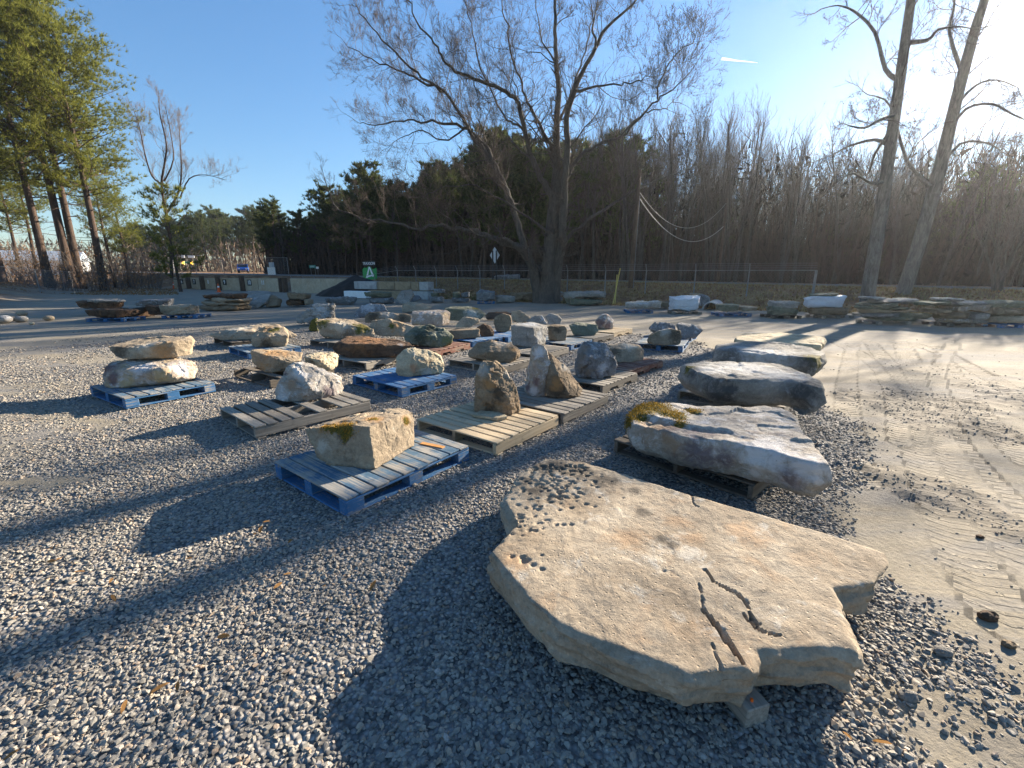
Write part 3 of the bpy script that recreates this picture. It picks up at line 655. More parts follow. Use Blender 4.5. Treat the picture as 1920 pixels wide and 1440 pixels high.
def cut1(co, no, out):
    up = sst(0.5, 0.8, no[:, 2])
    dz = np.zeros(len(co)); r = np.random.default_rng(8)
    for L, w, d in CR:
        q, s = polyd(co, L); q = q + (vnoise(co[:, 0], co[:, 1], 30, 5, 2) - .5) * .008
        ww = np.maximum(.0054, w * 0.62 * (0.3 + 1.2 * np.sin(np.pi * np.clip(s, .04, .96)))); dz -= d * sst(ww * 1.3, ww * 0.5, q)
    pits = []
    for k in range(330):
        u = r.normal(1040, 48); v = 868 + abs(r.normal(0, 42)); pits.append((u, v, r.uniform(.006, .017)))
    for k in range(60): pits.append((r.normal(985, 22), r.normal(975, 35), r.uniform(.006, .016)))
    for k in range(120): pits.append((r.uniform(960, 1600), r.uniform(900, 1220), r.uniform(.003, .006)))
    for u, v, rad in ((984, 1052, .02), (1000, 1060, .014), (1016, 1067, .014), (1034, 930, .02), (1245, 1069, .01), (1258, 1072, .008)): pits.append((u, v, rad))
    for u, v, rad in pits:
        p = at(u, v, ZT1); q = np.hypot((co[:, 0] - p.x) * .8, co[:, 1] - p.y); dz -= rad * .8 * sst(rad * 1.25, rad * .45, q)
    side = sst(.75, .3, np.abs(no[:, 2])); px_ = co[:, 0] + co[:, 2] * 1.9; py_ = co[:, 1] - co[:, 2] * 1.4
    nn_ = vnoise(px_, py_, 6.5, 51) - .5; led = np.floor(co[:, 2] * 26 + 2.2 * vnoise(co[:, 0], co[:, 1], 4, 52)) % 2
    out[:, :2] += no[:, :2] * (side * (nn_ * .06 + led * .009 - .004))[:, None]
    # shallow shelves and swells of the bedding
    n = vnoise(co[:, 0] + .3 * co[:, 1], co[:, 1], 1.7, 14); nq = n * 9 + .5 * vnoise(co[:, 0], co[:, 1], 7, 15); dz += (np.floor(nq) / 9 - .5) * .012 + (nq % 1) * .0015
    out[:, 2] += dz * up
    return out
slab('biggest tan slab in the foreground, cracked and notched, with pits in its far corner',
     [(1022, 858), (1090, 864), (1186, 892), (1296, 927), (1418, 960), (1536, 995), (1654, 1034), (1639, 1090), (1560, 1102), (1576, 1130), (1584, 1166), (1602, 1205), (1611, 1226), (1562, 1217), (1418, 1220), (1411, 1256), (1380, 1252), (1291, 1264), (1260, 1250), (1195, 1228), (1107, 1196), (1046, 1170), (989, 1122), (954, 1078), (920, 1040), (944, 1012), (969, 982), (944, 938), (974, 886)],
     ZT1, .185, 'slabtan', 0.0092, 0.011, under=.03, cut=cut1, bulge=.012, strata=1.3, chip=.14,
     marks=[('dark', (1030, 872), .22), ('dark', (1090, 885), .2), ('dark', (1140, 900), .16), ('dark', (1010, 920), .12), ('dark', (990, 900), .1), ('rust', (1400, 1000), .16), ('rust', (1180, 1010), .14), ('dark', (1262, 1022), .06), ('dark', (1200, 960), .09), ('dark', (1190, 920), .07), ('rust', (1265, 975), .12), ('rust', (970, 1050), .1), ('rust', (1300, 1010), .1), ('dark', (1240, 1010), .07), ('pale', (1568, 1147), .035)])
GR = [tuple(at(u, v, .46)) for u, v in ((1205, 783), (1240, 791), (1280, 800), (1320, 807), (1356, 809))]
def cut2(co, no, out):
    q, s_ = polyd(co, GR); out[:, 2] -= .045 * sst(.075, .02, q + (vnoise(co[:, 0], co[:, 1], 9, 3) - .5) * .04) * sst(.5, .8, no[:, 2]); return out
slab('long pale slab with rusty moss on its left end and a lengthwise groove',
     [(1180, 776), (1205, 754), (1284, 756), (1312, 762), (1399, 762), (1440, 760), (1463, 763), (1484, 774), (1495, 784), (1500, 800), (1528, 833), (1557, 869), (1530, 868), (1499, 860), (1447, 845), (1380, 831), (1320, 824), (1274, 817), (1236, 805), (1188, 795)],
     .46, .27, 'white', .015, .02, under=.08, bulge=.03, cut=cut2, tufts=(1.3, M_moss, .014),
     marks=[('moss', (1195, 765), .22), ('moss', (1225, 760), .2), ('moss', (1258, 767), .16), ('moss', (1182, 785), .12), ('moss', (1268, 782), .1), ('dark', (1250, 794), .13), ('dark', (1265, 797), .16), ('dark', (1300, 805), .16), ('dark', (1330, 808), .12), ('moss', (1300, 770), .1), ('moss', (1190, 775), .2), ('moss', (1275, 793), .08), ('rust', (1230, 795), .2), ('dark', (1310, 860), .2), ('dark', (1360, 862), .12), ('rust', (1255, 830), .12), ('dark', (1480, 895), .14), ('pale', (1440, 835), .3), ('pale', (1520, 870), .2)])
slab('thick rounded grey slab with dark left edge, third along the aisle',
     [(1277, 684), (1312, 678), (1380, 677), (1451, 680), (1495, 693), (1523, 703), (1542, 716), (1546, 728), (1518, 722), (1485, 712), (1428, 713), (1380, 711), (1337, 709), (1308, 697)],
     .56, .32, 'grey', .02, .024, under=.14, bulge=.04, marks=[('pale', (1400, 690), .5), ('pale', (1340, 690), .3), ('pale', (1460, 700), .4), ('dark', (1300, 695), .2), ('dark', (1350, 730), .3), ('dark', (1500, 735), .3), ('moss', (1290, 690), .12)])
slab('dark-sided slab with a mossy right end, fourth along the aisle',
     [(1343, 645), (1390, 639), (1467, 642), (1520, 650), (1548, 660), (1532, 671), (1500, 668), (1467, 664), (1410, 662), (1343, 654)],
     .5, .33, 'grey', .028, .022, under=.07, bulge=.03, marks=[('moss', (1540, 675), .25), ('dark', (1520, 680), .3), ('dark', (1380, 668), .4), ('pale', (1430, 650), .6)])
slab('farthest slab of the aisle row, thin and pale tan',
     [(1378, 633), (1392, 625), (1463, 623), (1510, 627), (1549, 633), (1541, 646), (1480, 643), (1430, 641), (1381, 638)],
     .36, .2, 'cream', .03, .02, under=.04, bulge=.02)

R_ = rock
R_('boulder with rusty moss along its top on the nearest blue pallet', (704, 883),
   [(570, 803, .35), (572, 813, .33), (594, 869, .22), (613, 879, .12), (676, 882, .02), (704, 883, 0), (673, 797, .10), (738, 862, .25), (779, 838, .5), (775, 773, .62), (747, 765, .7), (683, 773, .65), (613, 789, .55), (770, 812, .55), (692, 800, .07)],
   'tan', .12, amp=.028, marks=[('moss', (650, 806), .11), ('moss', (630, 802), .08), ('rust', (605, 797), .14), ('rust', (640, 790), .14), ('rust', (700, 783), .12), ('rust', (762, 790), .08), ('dark', (640, 812), .12), ('pale', (605, 835), .1), ('dark', (715, 795), .05), ('moss', (610, 797), .07), ('moss', (640, 792), .06), ('moss', (700, 783), .05), ('moss', (762, 790), .05)], strata=.15, tufts=(.8, M_mossr, .011))
R_('tall upright craggy rock with a sloping right shoulder', (960, 779),
   [(887, 770, .1), (890, 775, .08), (932, 779, 0), (960, 779, 0), (977, 769, .15), (969, 745, .12), (966, 720, .15), (950, 695, .2), (930, 677, .2), (903, 674, .15), (892, 702, .1), (915, 707, .02), (955, 750, -.03), (925, 760, -.03)],
   'brown', .22, amp=.045, marks=[('pale', (905, 690), .15), ('dark', (935, 735), .13), ('dark', (920, 765), .1), ('pale', (955, 700), .12), ('rust', (915, 720), .1)], strata=.1, chip=.8)
R_('flat tan stone chip wedged at the foot of the upright rock', (930, 791),
   [(884, 784, .13), (884, 776, .13), (896, 771, .22), (935, 774, .2), (952, 779, .08), (951, 788, .06), (932, 792, 0), (932, 784, 0)], 'cream', .04, top=1.0, amp=.015, name='stone_slab', group='flat stones')
R_('pale pointed rock standing on the weathered pallet', (1007, 745),
   [(984, 732, .25), (992, 743, .08), (1007, 745, 0), (1022, 743, .02), (1033, 710, .08), (1033, 680, .1), (1021, 648, .2), (1007, 645, .22), (997, 657, .2), (994, 690, .15), (987, 720, .2), (1012, 707, -.02)],
   'purple', .3, amp=.04, marks=[('pale', (1010, 660), .12), ('dark', (1005, 715), .1), ('dark', (990, 725), .1), ('pale', (1000, 735), .1)], strata=.1, chip=.7)
R_('dark brown wedge leaning on the pale pointed rock', (1065, 749),
   [(1024, 655, .35), (1035, 663, .3), (1066, 692, .3), (1093, 730, .25), (1086, 745, .12), (1065, 749, .02), (1037, 746, .02), (1024, 740, .05), (1030, 690, .15), (1047, 706, .06), (1070, 742, 0)],
   'brown', .15, amp=.03, marks=[('dark', (1050, 725), .2), ('dark', (1075, 735), .15), ('dark', (1040, 735), .15), ('pale', (1060, 690), .1), ('rust', (1045, 720), .12)], strata=.2)
R_('round-faced boulder with a hollow dark grey front', (1112, 713),
   [(1080, 695, .15), (1085, 706, .1), (1112, 713, 0), (1155, 703, .2), (1158, 678, .22), (1150, 660, .25), (1135, 644, .28), (1117, 642, .25), (1095, 640, .25), (1082, 655, .2), (1105, 670, -.02), (1100, 700, -.01)],
   'bluegrey', .25, amp=.04, marks=[('rust', (1090, 670), .14), ('rust', (1088, 690), .14), ('rust', (1098, 655), .12), ('pale', (1130, 690), .12), ('rust', (1100, 700), .1)], chip=.8)
R_('squarish tan boulder on the reddish pallet by the aisle', (1172, 681),
   [(1142, 646, .3), (1170, 643, .45), (1200, 647, .5), (1208, 656, .4), (1206, 679, .3), (1185, 682, .05), (1160, 680, 0), (1140, 670, .1), (1195, 651, .2), (1145, 655, .12)],
   'tan', .25, amp=.03, marks=[('dark', (1150, 655), .2), ('pale', (1180, 648), .2)])
R_('white peaked boulder with brown facets', (562, 754),
   [(515, 737, .12), (518, 750, .1), (530, 754, .02), (562, 754, 0), (580, 752, .03), (630, 752, .3), (638, 736, .38), (630, 713, .4), (602, 697, .3), (568, 683, .28), (550, 681, .22), (540, 685, .18), (525, 713, .12), (578, 729, -.03), (577, 720, 0)],
   'white', .3, amp=.035, marks=[('rust', (545, 715), .14), ('dark', (618, 735), .14), ('dark', (610, 748), .1), ('pale', (560, 700), .15), ('pale', (530, 745), .12), ('dark', (535, 700), .05)], chip=.7)
R_('cream rounded boulder with a row of pits', (770, 707),
   [(742, 698, .12), (743, 670, .15), (757, 655, .2), (768, 652, .25), (800, 657, .3), (827, 668, .3), (833, 685, .25), (830, 703, .2), (782, 702, .02), (770, 707, 0), (748, 705, .05), (745, 685, .06), (790, 680, -.02)],
   'cream', .3, amp=.04, marks=[('dark', (797, 677), .06), ('dark', (808, 679), .06), ('dark', (788, 676), .05), ('pale', (800, 698), .14), ('rust', (775, 690), .1)], strata=.1)
R_('lower slab of the two-slab stack on the left, pinkish and ledged', (227, 729),
   [(191, 720, .12), (198, 728, .05), (227, 729, 0), (277, 724, .12), (330, 717, .25), (363, 710, .4), (366, 690, .45), (357, 677, .5), (307, 670, .55), (250, 671, .5), (210, 678, .35), (196, 690, .15), (277, 698, .06), (303, 692, .12), (200, 702, .08), (330, 708, .14)],
   'purple', .2, amp=.032, marks=[('pale', (270, 688), .2), ('pale', (340, 690), .2), ('dark', (205, 690), .15), ('dark', (210, 710), .12), ('rust', (300, 708), .2), ('rust', (240, 715), .15)], strata=.6, name='stone_slab', group='stacked slabs on the left pallet')
R_('upper slab of the two-slab stack on the left, smooth tan', (262, 674),
   [(202, 650, .2), (214, 668, .12), (227, 675, .08), (252, 674, .08), (280, 669, .12), (272, 652, .1), (323, 641, .25), (335, 672, .3), (358, 672, .45), (362, 637, .5), (355, 630, .6), (298, 631, .7), (253, 635, .6), (210, 646, .35)],
   'tan', .15, z=.47, dY=-.12, amp=.025, marks=[('dark', (225, 660), .2), ('rust', (300, 655), .2), ('pale', (280, 640), .25)], strata=.2, name='stone_slab', group='stacked slabs on the left pallet')
R_('squared tan stone overhanging the dark broken pallet', (510, 700),
   [(470, 657, .1), (480, 655, .4), (530, 656, .5), (568, 661, .4), (556, 683, .15), (518, 672, 0), (473, 680, .08), (493, 697, .02), (510, 700, 0), (525, 698, .08), (550, 692, .2)],
   'tan', .1, amp=.03, marks=[('rust', (490, 690), .2), ('rust', (520, 660), .3)], strata=.2)
R_('cream stone with a scooped face beside the squared tan stone', (598, 696),
   [(570, 666, 0), (597, 661, .3), (620, 662, .35), (630, 670, .3), (630, 684, .22), (622, 695, .1), (598, 696, 0), (570, 685, .02), (600, 677, -.02)],
   'cream', .2, amp=.045, marks=[('dark', (580, 685), .15)], chip=.8)
R_('yellow-green boulder on the light blue pallet', (505, 652),
   [(470, 630, .1), (471, 647, .05), (480, 652, 0), (537, 651, .15), (540, 628, .2), (530, 612, .5), (497, 611, .5), (480, 621, .3), (503, 631, 0)],
   'tan', .2, amp=.035, marks=[('rust', (500, 618), .35), ('moss', (515, 618), .16), ('dark', (500, 645), .2)], strata=.4)
R_('broad flat tan slab behind the yellow-green boulder', (443, 638),
   [(388, 630, .1), (392, 626, .15), (420, 617, .3), (487, 608, .9), (523, 609, .9), (558, 630, .5), (543, 634, .35), (470, 622, .05), (470, 638, 0), (415, 637, .02)],
   'tan', .15, amp=.028, strata=.7, name='stone_slab', group='flat stones', marks=[('pale', (450, 615), .4)])
R_('long brown boulder tapering to the left', (940, 681),
   [(875, 662, .15), (880, 670, .08), (910, 674, .05), (940, 681, .01), (958, 681, 0), (975, 668, .2), (976, 657, .25), (960, 645, .3), (920, 638, .35), (892, 645, .3), (967, 662, .05), (920, 660, .0)],
   'brown', .22, amp=.025, marks=[('pale', (940, 643), .2), ('rust', (962, 655), .12)], strata=.15)
R_('tall grey block stone with a flat pale top', (999, 652),
   [(957, 610, .15), (967, 606, .5), (998, 604, .6), (1026, 610, .5), (1027, 616, .4), (1023, 643, .3), (1010, 650, .1), (999, 652, 0), (960, 646, .1), (999, 614, 0)],
   'grey', .08, amp=.022, top=1, back=.95, marks=[('pale', (990, 607), .3), ('pale', (1012, 630), .2)], strata=.1)
R_('small square brown boulder on a blue pallet', (1047, 640),
   [(1027, 612, .1), (1037, 608, .3), (1060, 611, .3), (1064, 618, .25), (1062, 638, .1), (1047, 640, 0), (1028, 637, .05)], 'brown', .2, amp=.03, top=.95, marks=[('dark', (1045, 615), .2)])
R_('green-grey oblong stone behind the square brown boulder', (1095, 630),
   [(1066, 610, .1), (1080, 604, .3), (1120, 609, .3), (1123, 620, .15), (1115, 630, .05), (1075, 628, 0), (1095, 630, 0)], 'green', .2, amp=.03, top=.95)
R_('round grey boulder on the pale new pallet', (1140, 618),
   [(1117, 602, .1), (1130, 590, .2), (1140, 588, .2), (1152, 602, .2), (1150, 616, .1), (1140, 618, 0), (1122, 616, .03), (1133, 603, -.03)], 'purple', .35, amp=.04, marks=[('dark', (1125, 605), .25), ('dark', (1140, 612), .2)], chip=.8)
R_('humped brown boulder on the blue pallet right of the aisle', (1244, 648),
   [(1214, 639, .1), (1220, 628, .15), (1237, 619, .25), (1259, 616, .3), (1278, 620, .3), (1280, 633, .2), (1275, 648, .1), (1225, 646, 0), (1244, 648, 0)], 'brown', .25, amp=.03, marks=[('dark', (1265, 630), .25), ('pale', (1245, 620), .2)])
R_('knobbly dark grey rock behind the humped brown boulder', (1237, 630),
   [(1219, 616, .1), (1228, 606, .2), (1241, 604, .25), (1267, 608, .3), (1269, 622, .1), (1237, 626, 0)], 'bluegrey', .2, amp=.06, chip=.9)
R_('long dark grey rock behind and right of the humped boulder', (1278, 636),
   [(1269, 608, .1), (1275, 604, .3), (1314, 611, .4), (1319, 620, .3), (1306, 633, .1), (1278, 636, 0)], 'bluegrey', .2, amp=.035)
R_('grey boulder cracked into many blocks', (573, 606),
   [(555, 598, .1), (567, 588, .2), (592, 569, .3), (620, 571, .4), (625, 587, .3), (620, 595, .2), (580, 605, 0), (558, 605, .05)], 'grey', .4, z=.1, amp=.08, chip=1.3, marks=[('pale', (600, 580), .4)])
R_('small green mossy rock left of the long mossy boulder', (587, 622),
   [(578, 615, .05), (583, 600, .1), (593, 596, .15), (596, 621, 0), (580, 621, .03)], 'green', .3, z=.0, amp=.04, marks=[('moss', (586, 605), .35), ('moss', (584, 615), .2)])
R_('long tan boulder with yellow moss on its top edge', (627, 636),
   [(590, 603, .1), (595, 598, .3), (627, 595, .5), (660, 599, .5), (666, 608, .2), (700, 616, .25), (705, 633, .1), (666, 631, 0), (627, 636, 0), (603, 628, .03), (621, 605, 0)],
   'tan', .2, amp=.035, marks=[('moss', (605, 601), .22), ('moss', (680, 614), .26), ('dark', (650, 622), .25), ('pale', (640, 610), .3)])
R_('wedge-shaped tan boulder sloping down to the right', (723, 632),
   [(690, 613, .1), (697, 600, .2), (728, 597, .3), (778, 613, .3), (765, 631, 0), (705, 629, 0), (723, 632, 0)], 'tan', .25, amp=.03, marks=[('rust', (740, 610), .3), ('moss', (735, 612), .1)])
R_('dark lichen-covered boulder on the reddish pallet', (815, 652),
   [(757, 627, .2), (777, 613, .4), (807, 609, .45), (832, 615, .4), (851, 630, .25), (848, 642, .15), (827, 652, 0), (773, 645, .05), (758, 642, .1), (800, 630, .05)],
   'green', .2, amp=.04, marks=[('dark', (790, 630), .3), ('rust', (840, 640), .18), ('dark', (810, 618), .25)])
R_('long dark brown slab on the grey pallet', (655, 672),
   [(621, 653, .2), (627, 643, .25), (647, 631, .6), (667, 628, .8), (715, 635, .7), (767, 640, .4), (775, 648, .25), (773, 660, .2), (745, 668, .05), (655, 672, 0), (627, 663, .12), (660, 646, .02), (717, 646, .08)],
   'dark', .1, amp=.022, name='stone_slab', group='flat stones', marks=[('rust', (690, 637), .5), ('pale', (752, 646), .08)], strata=.4)
R_('blue-grey hump on a pallet near the cracked grey boulder', (673, 596),
   [(662, 590, .05), (675, 573, .2), (698, 569, .3), (720, 569, .4), (728, 583, .2), (687, 595, 0), (664, 595, 0)], 'bluegrey', .3, z=.14, amp=.05, marks=[('pale', (690, 575), .4)])
R_('long low brown stone behind the wedge-shaped boulder', (683, 606),
   [(682, 592, .1), (690, 585, .3), (763, 587, .4), (772, 591, .3), (772, 606, .1), (683, 606, 0)], 'brown', .2, z=.1, amp=.03, marks=[('dark', (700, 592), .3), ('dark', (755, 597), .2), ('pale', (730, 588), .4)])
R_('squared grey-pink block stone with a sunlit right end', (829, 611),
   [(771, 587, .1), (773, 583, .35), (837, 581, .45), (844, 586, .4), (843, 604, .3), (829, 611, 0), (772, 609, .05), (829, 592, .02)], 'purple', .1, amp=.022, top=1, back=.95, strata=.1)
R_('thick flat tan slab behind the squared grey-pink block', (753, 586),
   [(755, 568, .2), (777, 565, .5), (813, 573, .4), (807, 580, .1), (790, 586, 0), (753, 586, 0)], 'tan', .2, amp=.03, z=.05, name='stone_slab', group='flat stones')
R_('green-sided wedge slab with a pale top, behind the tilted block', (843, 602),
   [(831, 578, .1), (843, 575, .4), (883, 574, .7), (898, 577, .6), (913, 590, .3), (900, 600, .1), (843, 602, 0), (857, 579, .1)], 'green', .15, amp=.03, marks=[('moss', (892, 576), .2), ('pale', (885, 588), .35)])
R_('tilted brown block lying on a base block', (855, 618),
   [(852, 612, .05), (867, 594, .2), (898, 596, .3), (901, 602, .25), (883, 617, 0), (855, 617, 0)], 'tan', .15, z=.37, dY=.35, amp=.03)
R_('dark base block under the tilted brown block', (855, 637),
   [(841, 620, .1), (850, 617, .3), (900, 617, .3), (900, 632, .1), (855, 637, 0), (842, 634, .03)], 'brown', .2, amp=.02, top=1)
R_('dark rounded rock on the right end of the blue pallet with the tilted block', (910, 632),
   [(893, 615, .1), (907, 607, .2), (920, 611, .25), (927, 621, .2), (926, 631, .1), (902, 632, 0)], 'dark', .2, amp=.04)
R_('round brown boulder with slanting bands', (942, 624),
   [(924, 604, .1), (928, 593, .2), (943, 587, .25), (957, 591, .25), (960, 603, .2), (957, 618, .1), (942, 624, 0), (930, 621, .03)], 'brown', .3, amp=.03, strata=.8)
R_('upright tan stone behind the tall grey block', (972, 606),
   [(958, 584, .1), (975, 581, .2), (997, 597, .2), (988, 604, .1), (972, 606, 0), (960, 600, 0)], 'tan', .25, z=.08, amp=.04)
R_('grey stone with a pale slanting edge behind the tall grey block', (998, 612),
   [(985, 602, .1), (1005, 591, .2), (1017, 591, .3), (1028, 609, .2), (998, 612, 0)], 'grey', .25, z=.08, amp=.04, marks=[('pale', (1020, 597), .2)])
R_('rounded grey stone at the back of the middle row', (1028, 609),
   [(1022, 593, .1), (1033, 587, .2), (1047, 591, .3), (1054, 598, .25), (1052, 608, .1), (1028, 609, 0)], 'grey', .25, z=.08, amp=.03)
R_('low dark stone behind the round banded boulder', (920, 600),
   [(908, 592, .2), (915, 585, .4), (950, 584, .5), (962, 588, .3), (945, 600, 0), (912, 601, 0)], 'dark', .2, z=.04, amp=.03)

# ------------------------------------------------------------------ stacks and slabs along the back edge of the yard
def backstack(where, base_uv, layers, pal=None, group='stone stacks along the back edge', depth=.9, wrap=None):
    """layers from the bottom up: (u0, u1, v_top, v_bottom, material, words). Each stone is a thing; pal = (colour, u0, u1)."""
    b = at(*base_uv, 0.0); Y0 = b.y; zoff = H(b.x, b.y)
    z = 0.02 + zoff
    if pal:
        uc = (pal[1] + pal[2]) / 2; P0 = pt(pal[1], base_uv[1], Y0); P1 = pt(pal[2], base_uv[1], Y0); a = (P1 - P0).length
        root = empty('pallet', ((P0.x + P1.x) / 2, Y0 + .5, zoff + .003), random.uniform(-.12, .12)); tag(root, pal[3], 'pallet', 'pallets under the back stacks')
        m = MW[pal[0]]
        for x in (-a / 2 + .07, 0, a / 2 - .07):
            for y in (-.42, 0, .42): o = link(bpy.data.objects.new('block', board_mesh(.14, .1, .085, m, 'block')), root); o.location = (x, y, .06)
        for y in (-.42, 0, .42): o = link(bpy.data.objects.new('bottom_board', board_mesh(a, .1, .016, m, 'bottom_board')), root); o.location = (0, y, .009)
        for x in np.linspace(-a / 2 + .06, a / 2 - .06, 6): o = link(bpy.data.objects.new('deck_board', board_mesh(.98, .11, .017, m, 'deck_board')), root); o.location = (float(x), 0, .112); o.rotation_euler.z = math.pi / 2
        z = zoff + .125
    for (u0, u1, vt, vb, mat, words) in layers:
        SEED[0] += 1; r = random.Random(SEED[0]); p0, p1 = pt(u0, vb, Y0), pt(u1, vb, Y0); top = pt((u0 + u1) / 2, vt, Y0 + depth * .5); hgt = max(.07, pt(u0, vt, Y0).z - pt(u0, vb, Y0).z)
        zb = max(z if layers.index((u0, u1, vt, vb, mat, words)) == 0 else 0, pt(u0, vb, Y0).z)
        w = p1.x - p0.x; cx = (p0.x + p1.x) / 2; pts = []
        tlt = r.uniform(-.07, .07); nk = r.randint(7, 11)
        for k in range(nk):
            an = 2 * math.pi * k / nk + r.uniform(-.25, .25); ca, sa = math.cos(an), math.sin(an)
            ex = math.copysign(abs(ca) ** .6, ca) * w / 2; ey = math.copysign(abs(sa) ** .7, sa) * depth / 2 * r.uniform(.85, 1.05)
            px = cx + ex * r.uniform(.92, 1.0); py = Y0 + depth / 2 + ey
            sl_ = tlt * (px - cx); pts.append((px, py, zb + sl_ + hgt * r.uniform(.72, 1.05))); pts.append((cx + (px - cx) * r.uniform(.86, 1), Y0 + depth / 2 + ey * r.uniform(.8, 1), zb + hgt * r.uniform(0, .22)))
        bm = bmesh.new(); vs = [bm.verts.new(q) for q in pts]; bmesh.ops.convex_hull(bm, input=vs); bmesh.ops.delete(bm, geom=[q for q in bm.verts if not q.link_faces], context='VERTS')
        me = remesh(bm, max(.035, w / 34)); roughen(me, max(w, .5) * .7, .04, SEED[0], .6, .8); spots(me, [])
        if mat in MS: finish(me, 'stone_slab', words, mat, 'stone slab', group)
        else:
            o = finish(me, 'wrapped_load', words, 'grey', 'wrapped load', group); o.data.materials[0] = {'wrap': M_wrap, 'sheet': M_sheet}[mat]
bs = backstack
random.seed(12)
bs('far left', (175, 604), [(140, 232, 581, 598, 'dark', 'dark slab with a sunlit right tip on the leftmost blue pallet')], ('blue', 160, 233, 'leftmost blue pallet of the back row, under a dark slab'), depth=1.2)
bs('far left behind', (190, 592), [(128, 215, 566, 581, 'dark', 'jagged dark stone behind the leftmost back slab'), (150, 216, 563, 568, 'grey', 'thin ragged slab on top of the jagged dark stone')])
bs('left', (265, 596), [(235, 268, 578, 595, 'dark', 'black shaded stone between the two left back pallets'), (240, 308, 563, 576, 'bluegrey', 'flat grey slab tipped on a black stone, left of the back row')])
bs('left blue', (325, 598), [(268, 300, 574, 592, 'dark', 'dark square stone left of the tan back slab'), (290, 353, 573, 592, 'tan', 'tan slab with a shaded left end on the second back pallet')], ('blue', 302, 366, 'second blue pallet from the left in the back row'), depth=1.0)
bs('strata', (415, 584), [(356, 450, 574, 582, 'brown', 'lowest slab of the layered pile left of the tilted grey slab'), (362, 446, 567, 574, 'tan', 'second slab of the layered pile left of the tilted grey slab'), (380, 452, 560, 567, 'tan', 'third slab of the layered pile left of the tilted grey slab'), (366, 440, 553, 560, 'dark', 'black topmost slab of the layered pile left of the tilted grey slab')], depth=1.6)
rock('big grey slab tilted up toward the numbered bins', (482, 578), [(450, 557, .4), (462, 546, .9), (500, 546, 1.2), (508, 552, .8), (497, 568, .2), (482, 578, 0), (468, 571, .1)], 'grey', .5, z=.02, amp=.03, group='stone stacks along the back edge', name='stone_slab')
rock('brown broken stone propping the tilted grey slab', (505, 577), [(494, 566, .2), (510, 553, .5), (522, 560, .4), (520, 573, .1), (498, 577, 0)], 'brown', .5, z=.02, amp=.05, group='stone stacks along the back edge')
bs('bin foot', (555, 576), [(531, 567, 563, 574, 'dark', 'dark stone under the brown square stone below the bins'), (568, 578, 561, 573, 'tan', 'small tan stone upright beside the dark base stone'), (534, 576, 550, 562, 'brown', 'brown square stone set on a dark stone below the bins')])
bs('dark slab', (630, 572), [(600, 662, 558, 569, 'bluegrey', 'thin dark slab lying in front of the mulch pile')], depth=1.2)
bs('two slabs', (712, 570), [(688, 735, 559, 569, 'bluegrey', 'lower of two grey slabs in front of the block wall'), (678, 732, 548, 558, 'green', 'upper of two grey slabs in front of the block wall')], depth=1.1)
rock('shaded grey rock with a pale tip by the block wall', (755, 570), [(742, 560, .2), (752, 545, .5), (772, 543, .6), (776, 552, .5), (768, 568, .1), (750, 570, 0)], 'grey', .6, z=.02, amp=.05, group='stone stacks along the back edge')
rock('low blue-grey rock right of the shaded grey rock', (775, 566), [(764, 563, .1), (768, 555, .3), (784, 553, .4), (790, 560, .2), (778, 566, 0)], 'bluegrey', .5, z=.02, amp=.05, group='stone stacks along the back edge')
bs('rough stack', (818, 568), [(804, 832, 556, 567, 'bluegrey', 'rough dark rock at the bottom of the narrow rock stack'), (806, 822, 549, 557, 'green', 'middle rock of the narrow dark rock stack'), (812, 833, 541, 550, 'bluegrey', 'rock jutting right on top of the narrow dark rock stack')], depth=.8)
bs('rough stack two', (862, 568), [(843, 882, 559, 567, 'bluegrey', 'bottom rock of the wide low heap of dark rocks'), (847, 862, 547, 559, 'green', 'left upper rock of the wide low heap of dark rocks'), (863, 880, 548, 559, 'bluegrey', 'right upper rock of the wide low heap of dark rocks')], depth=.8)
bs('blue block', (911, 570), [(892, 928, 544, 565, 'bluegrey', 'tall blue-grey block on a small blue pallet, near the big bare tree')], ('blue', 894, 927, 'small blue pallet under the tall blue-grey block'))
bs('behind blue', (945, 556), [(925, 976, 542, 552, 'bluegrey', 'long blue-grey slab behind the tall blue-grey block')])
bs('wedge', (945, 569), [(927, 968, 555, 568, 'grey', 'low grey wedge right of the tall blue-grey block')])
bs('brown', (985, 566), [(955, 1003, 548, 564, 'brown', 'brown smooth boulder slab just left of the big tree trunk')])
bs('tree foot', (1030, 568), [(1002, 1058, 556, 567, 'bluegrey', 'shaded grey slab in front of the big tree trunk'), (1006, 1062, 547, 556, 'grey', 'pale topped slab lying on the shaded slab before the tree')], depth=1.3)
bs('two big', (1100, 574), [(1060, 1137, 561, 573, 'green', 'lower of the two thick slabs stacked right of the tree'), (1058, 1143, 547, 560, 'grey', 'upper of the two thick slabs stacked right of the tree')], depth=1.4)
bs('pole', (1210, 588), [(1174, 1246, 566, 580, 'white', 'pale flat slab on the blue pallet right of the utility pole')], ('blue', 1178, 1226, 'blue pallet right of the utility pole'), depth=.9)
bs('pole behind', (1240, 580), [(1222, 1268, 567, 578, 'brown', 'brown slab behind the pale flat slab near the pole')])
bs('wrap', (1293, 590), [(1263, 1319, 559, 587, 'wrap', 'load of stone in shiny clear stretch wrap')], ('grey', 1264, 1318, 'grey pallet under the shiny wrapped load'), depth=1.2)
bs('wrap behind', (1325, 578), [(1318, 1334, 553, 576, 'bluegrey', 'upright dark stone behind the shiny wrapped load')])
bs('wrap plank', (1310, 573), [(1296, 1322, 550, 556, 'tan', 'tan plank-like stone sticking up behind the wrapped load')], depth=.6)
